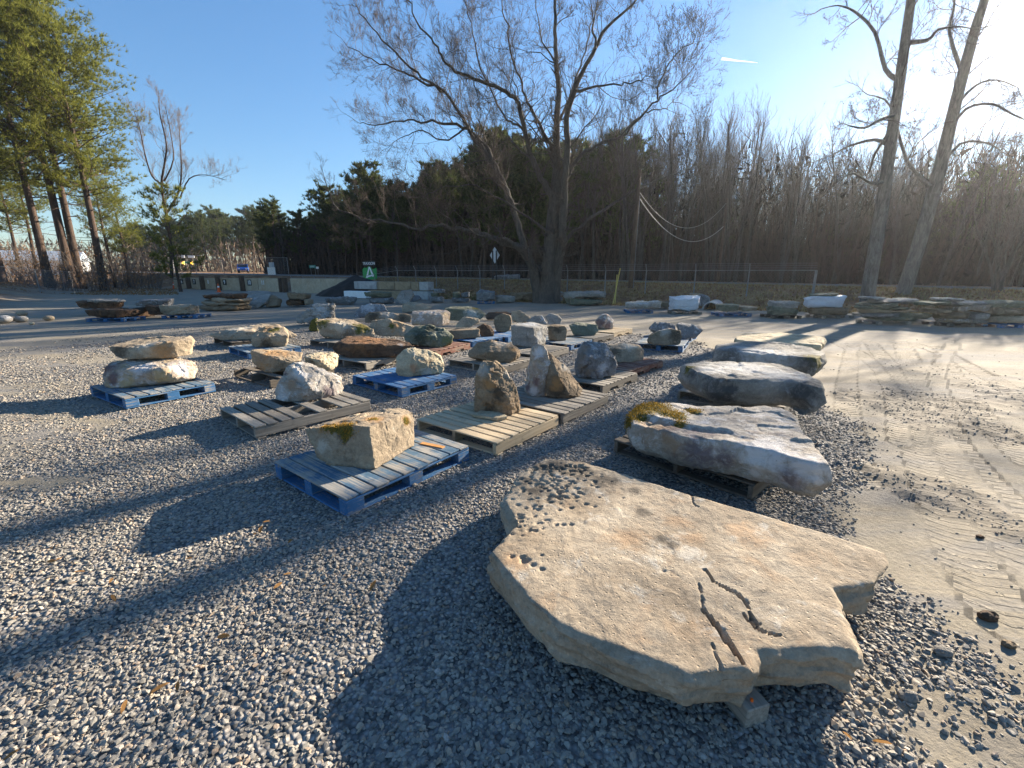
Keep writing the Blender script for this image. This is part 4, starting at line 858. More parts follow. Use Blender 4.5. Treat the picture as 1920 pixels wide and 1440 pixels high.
bs('blue two', (1380, 594), [(1351, 1392, 570, 586, 'green', 'green-grey slab leaning on the blue pallet by the culvert pipe'), (1392, 1428, 575, 584, 'tan', 'thin tan slab right of the green-grey slab by the culvert pipe')], ('blue', 1352, 1410, 'blue pallet in front of the culvert pipe'))
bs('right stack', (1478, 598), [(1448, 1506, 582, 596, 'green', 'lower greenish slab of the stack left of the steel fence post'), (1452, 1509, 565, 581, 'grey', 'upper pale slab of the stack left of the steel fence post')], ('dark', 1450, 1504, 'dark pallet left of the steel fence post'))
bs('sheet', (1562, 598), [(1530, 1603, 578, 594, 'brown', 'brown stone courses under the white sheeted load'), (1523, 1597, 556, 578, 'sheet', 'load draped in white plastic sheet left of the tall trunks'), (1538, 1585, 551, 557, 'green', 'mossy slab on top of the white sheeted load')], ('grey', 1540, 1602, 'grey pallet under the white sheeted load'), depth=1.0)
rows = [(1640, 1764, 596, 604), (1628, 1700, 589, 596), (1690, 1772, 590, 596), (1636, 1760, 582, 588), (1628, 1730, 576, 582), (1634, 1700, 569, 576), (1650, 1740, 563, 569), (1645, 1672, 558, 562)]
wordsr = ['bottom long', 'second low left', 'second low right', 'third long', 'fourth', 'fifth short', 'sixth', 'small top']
bs('flag stack', (1700, 610), [(a, b, c, d, ['green', 'grey', 'green', 'tan', 'green', 'green', 'grey', 'white'][i], wordsr[i] + ' flagstone of the mossy stack at the leaning trunk') for i, (a, b, c, d) in enumerate(rows)], ('grey', 1644, 1765, 'grey pallet under the mossy flagstone stack'), depth=1.1)
rows = [(1788, 1838, 600, 608), (1836, 1868, 601, 608), (1784, 1830, 588, 600), (1834, 1866, 588, 600), (1760, 1800, 580, 588), (1795, 1880, 574, 584), (1750, 1800, 567, 574), (1785, 1876, 567, 574), (1786, 1822, 560, 566)]
wordsr = ['bottom left', 'bottom right', 'rounded lower left', 'rounded lower right', 'mid left', 'wide middle', 'thin upper left', 'wide upper', 'top pale']
bs('mauve stack', (1820, 614), [(a, b, c, d, ['purple', 'grey', 'brown', 'grey', 'brown', 'purple', 'green', 'grey', 'white'][i], wordsr[i] + ' stone of the mauve stack near the right edge') for i, (a, b, c, d) in enumerate(rows)], ('dark', 1780, 1868, 'dark pallet under the mauve stone stack'), depth=1.0)
rows = [(1874, 1950, 594, 608), (1872, 1948, 580, 593), (1876, 1945, 566, 579)]
bs('edge stack', (1905, 616), [(a, b, c, d, ['tan', 'brown', 'green'][i], ['bottom', 'middle', 'top'][i] + ' thick stone of the stack cut by the right picture edge') for i, (a, b, c, d) in enumerate(rows)], ('blue', 1876, 1950, 'blue pallet at the right picture edge'), depth=1.0)
# culvert pipe in the ditch
p = at(1348, 580, 0.1); mb = MB(); n = 20
for i in range(n):
    a0, a1 = 2 * math.pi * i / n, 2 * math.pi * (i + 1) / n
    f = lambda a_, r_, y_: (math.cos(a_) * r_, y_, math.sin(a_) * r_)
    mb.poly([f(a0, .5, 0), f(a1, .5, 0), f(a1, .43, 0), f(a0, .43, 0)]); mb.poly([f(a0, .43, 0), f(a1, .43, 0), f(a1, .43, 2.5), f(a0, .43, 2.5)]); mb.poly([f(a1, .5, 0), f(a0, .5, 0), f(a0, .5, 2.5), f(a1, .5, 2.5)])
o = mb.build('culvert_pipe', M_concgrey); o.scale = (.75, 1, .75); o.location = (p.x, p.y + .9, .02); o.rotation_euler.z = math.radians(-30); tag(o, 'round concrete culvert pipe opening in the ditch bank', 'pipe')
# rounded cobbles at the far left edge
for i, (u, v, w, hh) in enumerate([(8, 606, 28, 12), (42, 592, 18, 9), (24, 602, 16, 7), (41, 604, 22, 9), (92, 601, 18, 8), (60, 609, 9, 5)]):
    b = at(u, v, 0); sx = w / 2 / FPX * b.y * 1.0; bm = bmesh.new(); bmesh.ops.create_icosphere(bm, subdivisions=3, radius=1)
    for q in bm.verts: q.co = Vector((b.x + q.co.x * sx, b.y + q.co.y * sx * .8, sx * .5 + q.co.z * sx * .55))
    m = bpy.data.meshes.new('cobble'); bm.to_mesh(m); bm.free(); roughen(m, sx * 2, .03, 60 + i, 0, .3); spots(m, [])
    finish(m, 'cobble', ['largest pale cobble at the left picture edge', 'tan cobble on top of the cobble patch', 'small tan cobble in the middle of the patch', 'flat grey-tan cobble right in the patch', 'lone orange-tan cobble right of the patch', 'tiny cobble in front of the patch'][i], ['white', 'tan', 'tan', 'grey', 'tan', 'cream'][i], 'cobble', 'rounded cobbles at far left')

# ------------------------------------------------------------------ bins, walls, mulch
def pr_uv(P):
    d = P.y * CP - (P.z - HC) * SP; return 960 + P.x / d * FPX, 720 - (P.y * SP + (P.z - HC) * CP) / d * FPX
WB = 26.0
def son(u, w=WB, z=0.6):
    p = onw(u, w, z); return EW[0] * p.x + EW[1] * p.y
edges = [335, 358, 384, 414, 459, 484, 532]
Hbin = 1.35
EWv, NWv = Vector((*EW, 0)), Vector((*NW, 0))
def wbox(mb, s0, s1, w0, w1, z0, z1):
    M = Matrix(((EW[0], NW[0], 0, 0), (EW[1], NW[1], 0, 0), (0, 0, 1, 0), (0, 0, 0, 1)))
    return mb.box((min(s0, s1), w0, z0), (max(s0, s1), w1, z1), M)
def facetext(txt, s, w, z, size, mat, parent, name='number', thick=0.01):
    cu = bpy.data.curves.new(name, 'FONT'); cu.body = txt; cu.size = size; cu.extrude = thick; cu.align_x = 'CENTER'; cu.align_y = 'CENTER'; cu.offset = size * .02
    tmp = bpy.data.objects.new('tmp', cu); COL.objects.link(tmp); dg = bpy.context.evaluated_depsgraph_get(); m = bpy.data.meshes.new_from_object(tmp.evaluated_get(dg)); bpy.data.objects.remove(tmp)
    m.materials.clear(); m.materials.append(mat); o = link(bpy.data.objects.new(name, m), parent)
    o.location = sw(s, w, z); o.rotation_euler = (math.pi / 2, 0, math.atan2(-EW[1], -EW[0])); return o
wall = empty('bin_wall', (0, 0, 0)); tag(wall, 'stained concrete wall of numbered storage bins, 6 to 11', 'wall')
for i in range(6):
    s0, s1 = son(edges[i]), son(edges[i + 1]); o = wbox(MB(), s0 - .05, s1 + .05, WB, WB + .25, -.1, Hbin).build('panel', M_conc, wall)
    txt = '6 7 8 9 10 11'.split()[i]; sm = s0 - (0.38 if i < 5 else .45) * abs(s1 - s0) * .7 if False else s0 - (.95 if i < 4 else 1.0)
    if i not in (2, 5): wbox(MB(), sm - .42, sm + .42, WB - .012, WB - .002, Hbin - .76, Hbin - .14).build('number_plate', M_black, wall)
    facetext(txt, sm, WB - .03, Hbin - .46, .62, M_white, wall)
for i, u in enumerate(edges + [539]):
    s0 = son(u)
    if i == 5: continue
    wbox(MB(), s0 - .08, s0 + .08, WB - .5, WB - .004, -.1, Hbin + (.22 if i in (2, 3, 4) else .06)).build('divider', M_pole if i != 0 else M_conc, wall)
s0, s1 = son(545), son(665); cuts = np.linspace(s0, s1, 5)
wall2 = empty('concrete_wall', (0, 0, 0)); tag(wall2, 'long stained concrete wall between the numbered bins and the mulch pile', 'wall')
for a_, b_ in zip(cuts[:-1], cuts[1:]): wbox(MB(), a_ - .01, b_ + .01, WB + .02, WB + .27, -.1, Hbin + .0).build('panel', M_conc, wall2)
# mulch pile
c0 = onw(672, 24.6, 0); bm = bmesh.new(); bmesh.ops.create_grid(bm, x_segments=60, y_segments=60, size=1)
for q in bm.verts:
    a_, b_ = q.co.x * 5.2, q.co.y * 3.0; rr = math.hypot(a_ / (4.6 if a_ > 0 else 5.0), b_ / 2.6); nz = noise.fractal(Vector((a_, b_, 0)) * .8, 1, 2, 4)
    z = 1.72 * max(0, 1 - rr ** 1.15) + .12 * nz * (1 if rr < 1 else 0) - .06
    P = c0 + EWv * a_ + NWv * b_; q.co = Vector((P.x, P.y, z))
m = bpy.data.meshes.new('mulch_pile'); bm.to_mesh(m); bm.free(); m.materials.append(M_mulch); m.polygons.foreach_set('use_smooth', [True] * len(m.polygons))
tag(link(bpy.data.objects.new('mulch_pile', m)), 'black mulch heap sloping down behind the block wall', 'mulch heap')
# block wall
WK = 22.6
bw = empty('block_wall', (0, 0, 0)); tag(bw, 'wall of big concrete blocks in two courses beside the mulch heap', 'wall')
def wblock(u0, u1, z0, z1, mat, w0=WK, d=.6, parent=None, name='concrete_block'):
    s0, s1 = son(u0, w0, (z0 + z1) / 2), son(u1, w0, (z0 + z1) / 2); bm = bmesh.new(); bmesh.ops.create_cube(bm, size=1.0)
    bmesh.ops.bevel(bm, geom=bm.edges[:], offset=.04, segments=1, affect='EDGES'); L = abs(s0 - s1) - .06
    c = sw((s0 + s1) / 2, w0 + d / 2, (z0 + z1) / 2)
    for q in bm.verts: x, y, z = q.co; q.co = EWv * (x * L) + NWv * (y * d) + Vector((0, 0, z * (z1 - z0 - .035)))
    m = bpy.data.meshes.new(name); bm.to_mesh(m); bm.free(); m.materials.append(mat); o = link(bpy.data.objects.new(name, m), parent); o.location = c; return o
for u0, u1, mt in ((663, 706, M_concgrey), (706, 739, M_concblk), (739, 770, M_concblk), (770, 785, M_concblk), (785, 803, M_concgrey)): wblock(u0, u1, .62, 1.22, mt, parent=bw)
for u0, u1, mt in ((690, 725, M_concblk), (725, 757, M_concblk), (757, 780, M_concgrey), (780, 803, M_concgrey)): wblock(u0, u1, 0, .6, mt, parent=bw)
tag(wblock(644, 686, 0.02, .55, M_white, WK - 1.2, .5), 'white painted concrete block lying left of the block wall', 'block')
# cones
def cone(u, v, label, hh):
    b = at(u, v, 0); r = empty('traffic_cone', (b.x, b.y, H(b.x, b.y))); tag(r, label, 'traffic cone', 'orange cones by the bins')
    MB().box((-hh * .28, -hh * .28, 0), (hh * .28, hh * .28, .04)).build('base', M_orange, r); MB().tube([(0, 0, .04), (0, 0, hh)], [hh * .2, hh * .04], 12, True).build('body', M_orange, r)
    MB().tube([(0, 0, hh * .55), (0, 0, hh * .72)], [hh * .118, hh * .092], 12).build('collar', M_white, r)
cone(327, 541.5, 'orange traffic cone left of bin 6, in front of the leaf litter', .85); cone(411, 548, 'orange traffic cone in front of bin 9', .85)

# ------------------------------------------------------------------ road, fences, poles, signs
def zr(s): return float(np.clip(1.03 + .0115 * s, .4, 3.2))
mb = MB(); ml = MB()
ss = list(np.arange(-120, 130, 4.0))
for a_, b_ in zip(ss[:-1], ss[1:]):
    mb.poly([sw(b_, 31, zr(b_) + .02), sw(b_, 39, zr(b_) + .02), sw(a_, 39, zr(a_) + .02), sw(a_, 31, zr(a_) + .02)])
t = NT('asphalt_worn'); v = t.coords(False); t.color(t.ramp(t.noise(v, 6, 7, .7), [(.3, (.13, .13, .13)), (.7, (.2, .2, .195))])); t.b.inputs['Roughness'].default_value = .75
road = mb.build('road', t.m); road['kind'] = 'structure'
for nm, w0, w1 in (('road_markings', 31.3, 31.5), ('road_markings', 38.5, 38.7)):
    m2 = MB()
    for a_, b_ in zip(ss[:-1], ss[1:]): m2.poly([sw(b_, w0, zr(b_) + .025), sw(b_, w1, zr(b_) + .025), sw(a_, w1, zr(a_) + .025), sw(a_, w0, zr(a_) + .025)])
    m2.build(nm, M_white)['kind'] = 'structure'

def fence(label, posts, hgt, armed, term=None):
    r = empty('chain_link_fence', (0, 0, 0)); tag(r, label, 'fence')
    rail = MB(); net = MB(); barb = MB()
    tops = []
    for i, p in enumerate(posts):
        z = H(p.x, p.y); q = MB().tube([(p.x, p.y, z - .1), (p.x, p.y, z + hgt)], .032 if i != term else .06, 6, True)
        t_ = Vector((p.x, p.y, z + hgt)); tops.append(t_)
        if armed and i != term: q.tube([t_, t_ + NWv * -.22 + Vector((0, 0, .34))], .026, 5, True)
        q.build('post', M_metal, r)
    for a_, b_ in zip(tops[:-1], tops[1:]):
        rail.tube([a_, b_], .016, 5); L = (b_ - a_).length; n = int(L / .14); d = (b_ - a_) / n
        k = int(hgt / .14)
        for j in range(-k, n):
            for sg in (0, 1):
                s_ = max(0, j); e_ = min(n, j + k); h0 = (s_ - j) / k; h1 = (e_ - j) / k
                if sg: h0, h1 = 1 - h0, 1 - h1
                net.tube([a_ + d * s_ - Vector((0, 0, hgt * (1 - h0))), a_ + d * e_ - Vector((0, 0, hgt * (1 - h1)))], .002, 3)
        if armed:
            for k2 in (.35, .68, 1.0): o_ = NWv * -.22 * k2 + Vector((0, 0, .34 * k2)); barb.tube([a_ + o_, b_ + o_], .006, 3)
    rail.build('top_rail', M_metal, r); n_ = net.build('chain_link', M_metal, r); n_['kind'] = 'stuff'
    if armed: barb.build('barbed_wire', M_metal, r)
    return r
fence('long chain link fence with barbed wire arms along the road bank', [onw(u, 27.0, 1.4) for u in (1528, 1403, 1303, 1211, 1135, 1064, 1000, 946, 900, 858, 818, 780, 746, 702, 661, 636, 611, 590, 569, 547)], 1.35, True, 0)
lf = [Vector((-33, 26, 0)), Vector((-36.6, 31.8, 0)), Vector((-41.2, 39, 0)), Vector((-46.5, 46.5, 0)), Vector((-52, 53.5, 0)), Vector((-56.5, 61, 0)), Vector((-52, 65.5, 0)), Vector((-43, 61.5, 0)), Vector((-37, 58, 0)), Vector((-31, 54.2, 0)), Vector((-25, 50.5, 0))]
lf = [Vector((p.x, p.y, 0)) for p in lf]
fence('grey chain link fence with leaning posts below the tall pines', lf, 2.0, False)
# utility pole with cables
def pole(label, foot, top, r0, r1, name='utility_pole', arms=True, mat=None):
    r = empty(name, foot); tag(r, label, 'utility pole'); MB().tube([Vector(), (top - foot) * .5, top - foot], [r0, (r0 + r1) / 2, r1], 10, True).build('pole', mat or M_pole, r, True)
    if arms:
        M = MB().box((-.06, -1.1, 0), (.06, 1.1, .12)); a = M.build('crossarm', M_pole, r); a.location = top - foot + Vector((0, -.02, -.5)); a.rotation_euler.z = .9
        for k in (-1, 0, 1): MB().tube([(0, k * .95, .12), (0, k * .95, .3)], .05, 6, True).build('insulator', M_concgrey, a)
    return r
fp = at(1180, 566, 0); fp.z = H(fp.x, fp.y); tp = pt(1197, 318, fp.y); tp.x = fp.x + .12
pole('dark wooden utility pole beside the yellow guy guards', fp, tp, .15, .11, arms=False)
MB().tube([fp + Vector((.17, -.05, 0)), fp + Vector((.22, -.05, 5.4))], .02, 5).build('conduit', M_metal)
bpy.context.scene.objects['conduit'].name = 'ground_wire'; tag(bpy.context.scene.objects['ground_wire'], 'thin pale ground wire running up the dark utility pole', 'wire')
f2 = onw(1346, 41, 1.2); f2.z = zr(0); t2 = Vector((f2.x, f2.y, pt(1366, 372, f2.y).z)); pole('thin grey utility pole across the road, among the dark trees', f2, t2, .12, .09, arms=False, mat=M_pole)
def cable(label, a, b, sag, r, grp=None):
    P = [a + (b - a) * k - Vector((0, 0, 4 * sag * k * (1 - k))) for k in np.linspace(0, 1, 25)]
    tag(MB().tube(P, r, 5).build('cable', M_cable), label, 'cable', grp)
kz = lambda v_, P: Vector((P.x, P.y, pt(960, v_, P.y).z))
cable('upper sagging cable between the two utility poles', kz(352, fp), kz(380, f2), 2.1, .014)
cable('lower thick sagging cable between the two utility poles', kz(362, fp), kz(424, f2), 1.9, .026)
for i, (u, v, u2, v2) in enumerate(((1149, 572, 1163, 503), (1153, 572, 1157, 515))):
    b = at(u, v, 0); tpp = pt(u2, v2, b.y + (.5 if i == 0 else .2)); tag(MB().tube([b, tpp], .03, 8, True).build('guy_guard', M_yellow), ['taller yellow guy wire guard left of the utility pole', 'shorter yellow guy wire guard left of the utility pole'][i], 'guy guard', 'yellow guy guards')
# diamond sign seen from behind
def sign_post(name, label, u, w, vtop, vbot, build, cat='sign'):
    b = onw(u, w, 1.2); b.z = H(b.x, b.y); r = empty(name, b, math.atan2(-EW[1], -EW[0])); tag(r, label, cat); Y = b.y
    zt = pt(u, vtop, Y).z - b.z; zb = pt(u, vbot, Y).z - b.z; build(r, zt, zb); return r
def dia(r, zt, zb):
    h = (zt - zb) / 2; c = (zt + zb) / 2; P = [(-h, 0, c), (0, 0, c - h), (h, 0, c), (0, 0, c + h)]; P = [(x * .74, y, z) for x, y, z in P]
    MB().prism(P, (0, .02, 0)).build('panel', M_signback, r)
    for x in (-.17, .17): MB().box((x - .04, -.06, -.3), (x + .04, -.002, zt - abs(x) * 1.6)).build('post', M_black, r)
sign_post('road_sign', 'diamond road sign seen from its grey back, left of the big tree', 928, 29.5, 463, 494, dia)
def grn(r, zt, zb):
    hw = .95; MB().prism([(-hw, 0, zb), (hw, 0, zb), (hw, 0, zt - .15), (.45, 0, zt - .3), (.2, 0, zt - .12), (-.1, 0, zt), (-.4, 0, zt - .2), (-.65, 0, zt - .1), (-hw, 0, zt - .28)], (0, .04, 0)).build('panel', M_green, r)
    hh = zt - zb; m = MB()
    m.prism([(-.55, -.012, zb + .12 * hh), (-.05, -.012, zb + .95 * hh), (.08, -.012, zb + .95 * hh), (-.3, -.012, zb + .12 * hh)], (0, .01, 0)); m.prism([(-.05, -.014, zb + .95 * hh), (.1, -.014, zb + .95 * hh), (.62, -.014, zb + .25 * hh), (.36, -.014, zb + .2 * hh)], (0, .01, 0)); m.prism([(-.5, -.016, zb + .12 * hh), (.5, -.016, zb + .28 * hh), (.5, -.016, zb + .4 * hh), (-.45, -.016, zb + .26 * hh)], (0, .01, 0))
    m.build('mountain_emblem', M_white, r)
    cu = bpy.data.curves.new('lettering', 'FONT'); cu.body = 'TRAXSON'; cu.size = .36; cu.extrude = .01; cu.align_x = 'CENTER'
    tmp = bpy.data.objects.new('tmp', cu); COL.objects.link(tmp); dg = bpy.context.evaluated_depsgraph_get(); mm = bpy.data.meshes.new_from_object(tmp.evaluated_get(dg)); bpy.data.objects.remove(tmp); mm.materials.clear(); mm.materials.append(M_white)
    o = link(bpy.data.objects.new('lettering', mm), r); o.location = (0, -.02, zt + .12); o.rotation_euler = (math.pi / 2, 0, 0)
    MB().box((-.75, 0, zt + .05), (.75, .03, zt + .5)).build('name_board', M_black, r)
    for x in (-.6, .6): MB().box((x - .04, .045, -.3), (x + .04, .1, zt + .4)).build('post', M_black, r)
sign_post('business_sign', 'green sign with a white mountain emblem above the mulch heap', 694, 29.0, 499, 524, grn)
def rs(r, zt, zb):
    MB().box((-.75, 0, zb), (.75, .03, zt)).build('panel', M_roadgreen, r); m = MB()
    for z in (.3, .6): m.box((-.55, -.008, zb + (zt - zb) * z), (.5, -.002, zb + (zt - zb) * (z + .12)))
    m.build('lettering', M_white, r)
    for x in (-.5, .5): MB().box((x - .03, .035, -.2), (x + .03, .08, zb)).build('post', M_metal, r)
sign_post('road_sign', 'small green road guide sign on two posts by the far road', 588, 40.5, 497, 502.5, rs)
def wsn(r, zt, zb): MB().box((-.28, 0, zb), (.28, .03, zt)).build('panel', M_white, r); MB().box((-.03, .035, -.2), (.03, .07, zb)).build('post', M_metal, r)
sign_post('road_sign', 'small white square sign right of the green guide sign', 597, 40.5, 500, 504, wsn)
b = onw(510, 30, 1.4); r = empty('white_barrier', (b.x, b.y, H(b.x, b.y)), math.atan2(-EW[1], -EW[0])); tag(r, 'white board with a small box on top beyond bin 11', 'barrier')
MB().box((-.75, 0, .1), (.75, .06, .95)).build('board', M_white, r); MB().box((-.3, 0, .97), (.25, .3, 1.5)).build('box', M_signback, r); MB().box((-.7, .07, 0), (-.6, .15, .9)).build('post', M_metal, r); MB().box((.6, .07, 0), (.7, .15, .9)).build('post', M_metal, r)

# ------------------------------------------------------------------ trees
def perp(d, r):
    a = d.orthogonal().normalized(); b = d.cross(a); t_ = r.uniform(0, 6.283); return a * math.cos(t_) + b * math.sin(t_)
def smooth(P, n):
    P = [Vector(p) for p in P]; out = []
    for i in range(len(P) - 1):
        p0, p1, p2, p3 = P[max(i - 1, 0)], P[i], P[i + 1], P[min(i + 2, len(P) - 1)]
        for k in range(n):
            t_ = k / n; out.append(.5 * ((2 * p1) + (p2 - p0) * t_ + (2 * p0 - 5 * p1 + 4 * p2 - p3) * t_ * t_ + (3 * p1 - p0 - 3 * p2 + p3) * t_ ** 3))
    out.append(P[-1]); return out
def twig(mb, tw, r, p, d, L, rad, lev, maxlev, up=.15, wob=.22, thr=.02, nch=(4, 7), spread=.75, sides=4):
    n = max(3, int(4 + L * 1.2)) if lev < maxlev else 2
    P = [p]; dd = d.normalized(); D = [dd]
    for i in range(n):
        dd = (dd + Vector((r.gauss(0, wob), r.gauss(0, wob), r.gauss(0, wob) + up * .35))).normalized(); P.append(P[-1] + dd * (L / n)); D.append(dd)
    R = [rad * (1 - .8 * i / n) for i in range(n + 1)]
    if lev < maxlev or rad > thr: (mb if rad > thr else tw).tube(P, R, sides if rad > thr else 3)
    else:
        b_ = len(tw.v); a_ = dd.orthogonal().normalized() * R[0]; c_ = dd.cross(a_)
        tw.v += [tuple(P[0] + a_), tuple(P[0] - a_ * .5 + c_ * .87), tuple(P[0] - a_ * .5 - c_ * .87), tuple(P[2])]
        tw.f += [(b_, b_ + 1, b_ + 3), (b_ + 1, b_ + 2, b_ + 3), (b_ + 2, b_, b_ + 3)]
    if lev < maxlev:
        for k in range(r.randint(*nch)):
            f = r.uniform(.2, 1.0); i = min(n - 1, int(f * n)); q = P[i].lerp(P[i + 1], f * n - i if f < 1 else 1)
            nd = (D[i] + perp(D[i], r) * spread * r.uniform(.6, 1.3) + Vector((0, 0, up))).normalized()
            twig(mb, tw, r, q, nd, L * r.uniform(.38, .62) * (1.15 - .5 * f), max(rad * .45 * (1 - .5 * f), .004), lev + 1, maxlev, up, wob, thr, nch, spread, sides)
def limb_children(mb, tw, r, P, R, nper, Lf, maxlev, f0=.2, up=.2, thr=.025, spread=.9, nch=(4, 6), minr=.006, fan=None):
    tot = sum((P[i + 1] - P[i]).length for i in range(len(P) - 1)); acc = 0
    for i in range(len(P) - 1):
        seg = (P[i + 1] - P[i]); L = seg.length; d = seg.normalized(); f = acc / tot; acc += L
        if f < f0: continue
        k = L * nper * (.6 + .8 * f)
        for j in range(int(k) + (r.random() < k % 1)):
            q = P[i] + seg * r.random(); nd = (d * .6 + perp(d, r) * spread + Vector((0, 0, up))).normalized()
            twig(mb, tw, r, q, nd, Lf * (1.15 - .65 * f) * r.uniform(.5, 1.2), max(R[i] * r.uniform(.2, .4), minr * 2), 0, maxlev, up, thr=thr, nch=nch)

# the big spreading bare tree
TY = 27.0
def Z2(x, y): return (x / 2.5263 + 560, y / 2.5263)
limbs = [ # (zoom points, depth at start/end, radius at start/end)
 ([(1140, 1392), (1115, 1300), (1085, 1220), (1050, 1175)], 0, -.6, .5, .32),
 ([(1050, 1175), (950, 1140), (880, 1108), (790, 1092), (700, 1072), (655, 1068), (560, 1085), (420, 1050), (300, 1040), (215, 1000)], -.6, -3.5, .27, .05),
 ([(1085, 1220), (1050, 1100), (1010, 960), (960, 850), (885, 720), (800, 600), (690, 430), (560, 350), (420, 210), (330, 110), (270, 30)], -.3, 2.0, .33, .03),
 ([(1180, 1392), (1182, 1250), (1190, 1100), (1205, 950), (1225, 760), (1220, 600), (1232, 450), (1220, 300), (1216, 150), (1215, 0), (1225, -180), (1230, -380)], .2, 1.5, .62, .04),
 ([(1210, 1392), (1228, 1260), (1245, 1170), (1255, 1000), (1262, 850), (1275, 700), (1268, 560), (1310, 420), (1350, 330), (1405, 230), (1450, 140), (1530, 70), (1600, -5), (1650, -150)], 0, -2.5, .5, .04),
 ([(1245, 1170), (1300, 1100), (1420, 1010), (1530, 940), (1620, 890), (1710, 850), (1800, 815), (1920, 775)], 0, 3.0, .2, .03),
 ([(1205, 950), (1160, 870), (1105, 760), (1075, 640), (1045, 510), (1020, 460), (930, 410), (830, 370), (740, 335), (690, 280), (640, 200), (560, 110), (520, 0)], .2, -3.0, .3, .04),
 ([(1010, 960), (950, 820), (880, 690), (800, 610), (690, 585), (580, 575), (500, 570), (380, 590), (290, 580)], 0, 4.0, .24, .03),
 ([(690, 430), (580, 380), (470, 330), (360, 290), (290, 250), (215, 205)], 1.2, 3.5, .13, .02),
 ([(1075, 640), (1030, 590), (970, 545), (860, 330), (830, 180), (800, 60), (770, -60)], -.5, 2.5, .12, .03),
 ([(1225, 760), (1185, 690), (1130, 560), (1090, 500), (1055, 400), (1010, 270), (985, 120), (960, 0), (950, -200)], .6, 3.5, .2, .03),
 ([(1262, 850), (1340, 730), (1420, 680), (1530, 640), (1610, 570), (1700, 470), (1780, 420), (1850, 345)], -.5, -2.5, .2, .03),
 ([(1310, 420), (1370, 420), (1450, 405), (1530, 402), (1600, 380), (1680, 348)], -1.5, -4.5, .13, .02),
 ([(1530, 640), (1600, 560), (1680, 520), (1740, 510), (1790, 450)], -1.5, 1.0, .1, .02),
 ([(1405, 230), (1400, 120), (1420, 0), (1430, -150)], -1.8, 0, .11, .03),
 ([(1220, 600), (1270, 500), (1300, 400), (1360, 240), (1390, 90), (1380, -100)], .8, 4.0, .15, .03),
 ([(1700, 470), (1720, 350), (1790, 260), (1860, 200), (1910, 130)], -2, -3, .08, .02),
 ([(830, 370), (850, 480), (860, 560), (850, 640)], -2, -3.4, .05, .015),
 ([(1220, 300), (1160, 200), (1130, 80), (1120, -100)], 1.2, 3.2, .1, .02),
 ([(800, 600), (700, 660), (590, 620), (500, 640), (430, 700)], .5, -1, .1, .015),
 ([(1170, 1392), (1183, 1290), (1200, 1180), (1212, 1060), (1222, 940), (1228, 820)], .1, .3, .98, .3),
 ([(1190, 1100), (1080, 1030), (960, 950), (840, 880), (700, 890), (600, 920)], -.2, -3, .12, .02),
]
r = random.Random(77); trunk = MB(); tw = MB(); Lm = []
for pts_, d0, d1, r0, r1 in limbs:
    n = len(pts_); Q = [pt(*Z2(*p_), TY + d0 + (d1 - d0) * (i / (n - 1)) ** 1.2) for i, p_ in enumerate(pts_)]
    if pts_[0][1] > 1390: Q[0].z = H(Q[0].x, Q[0].y) - .15
    P = smooth(Q, 4); m_ = len(P)
    for i in range(1, m_): P[i] = P[i] + Vector((r.gauss(0, .05), r.gauss(0, .05), r.gauss(0, .05))) * (1 if r0 < .4 else .3)
    R = [.7 * (r0 + (r1 - r0) * (i / (m_ - 1)) ** .62) for i in range(m_)]
    if pts_[0][1] > 1390: R[0] *= 1.35; R[1] *= 1.15
    trunk.tube(P, R, 10 if r0 > .2 else 7); Lm.append((P, R, r0))
for P, R, r0 in Lm:
    big_ = r0 > .4
    limb_children(trunk, tw, r, P, R, 2.4 if not big_ else 1.2, 3.4, 3, .12 if not big_ else .35, .2, .03, .9, (6, 8))
    limb_children(trunk, tw, r, P[:max(6, len(P) * 2 // 3)], R, 3.4 if not big_ else 4.0, 1.2, 1, .1 if not big_ else .16, .1, .05, 1.3, (5, 8), .006)
    twig(trunk, tw, r, P[-1], (P[-1] - P[-3]), 2.2, R[-1], 0, 3, .15)
b0 = pt(1021, 550, TY); b0.z = H(b0.x, b0.y)
bt = empty('bare_tree', b0); tag(bt, 'huge bare spreading tree with several trunks, in the centre behind the stones', 'tree')
def local(mb, o): mb.v = [(x - o.x, y - o.y, z - o.z) for x, y, z in mb.v]; return mb
pass
local(trunk, b0).build('trunk', M_bark, bt, True); local(tw, b0).build('crown', M_twig, bt)

# two tall bare trees in front of the sun, at the right
def tall(label, pix, Y, r0, r1, seed, sub, dy=0.0):
    r = random.Random(seed); tk, tw = MB(), MB(); n = len(pix)
    Q = [pt(u, v, Y + dy * i / (n - 1)) for i, (u, v) in enumerate(pix)]; Q[0].z = H(Q[0].x, Q[0].y) - .2
    P = smooth(Q, 4); R = [r0 + (r1 - r0) * (i / (len(P) - 1)) for i in range(len(P))]; R[0] *= 1.3; tk.tube(P, R, 12)
    for pts_, d1, q0 in sub:
        m_ = len(pts_); S_ = smooth([pt(u, v, Y + dy * .4 + d1 * (i / (m_ - 1))) for i, (u, v) in enumerate(pts_)], 3); RR = [q0 * (1 - .75 * i / (len(S_) - 1)) for i in range(len(S_))]
        tk.tube(S_, RR, 6); limb_children(tk, tw, r, S_, RR, 2.6, 1.8, 3, .15, .1, .02, 1.0, (5, 7)); twig(tk, tw, r, S_[-1], S_[-1] - S_[-2], 1.5, RR[-1], 0, 2)
    limb_children(tk, tw, r, P, [x * .5 for x in R], 1.3, 3.2, 3, .4, .25, .03, 1.1, (4, 6))
    o = empty('bare_tree', (Q[0].x, Q[0].y, Q[0].z)); tag(o, label, 'tree'); local(tk, Q[0]).build('trunk', M_barkpale, o, True); local(tw, Q[0]).build('crown', M_twig, o)
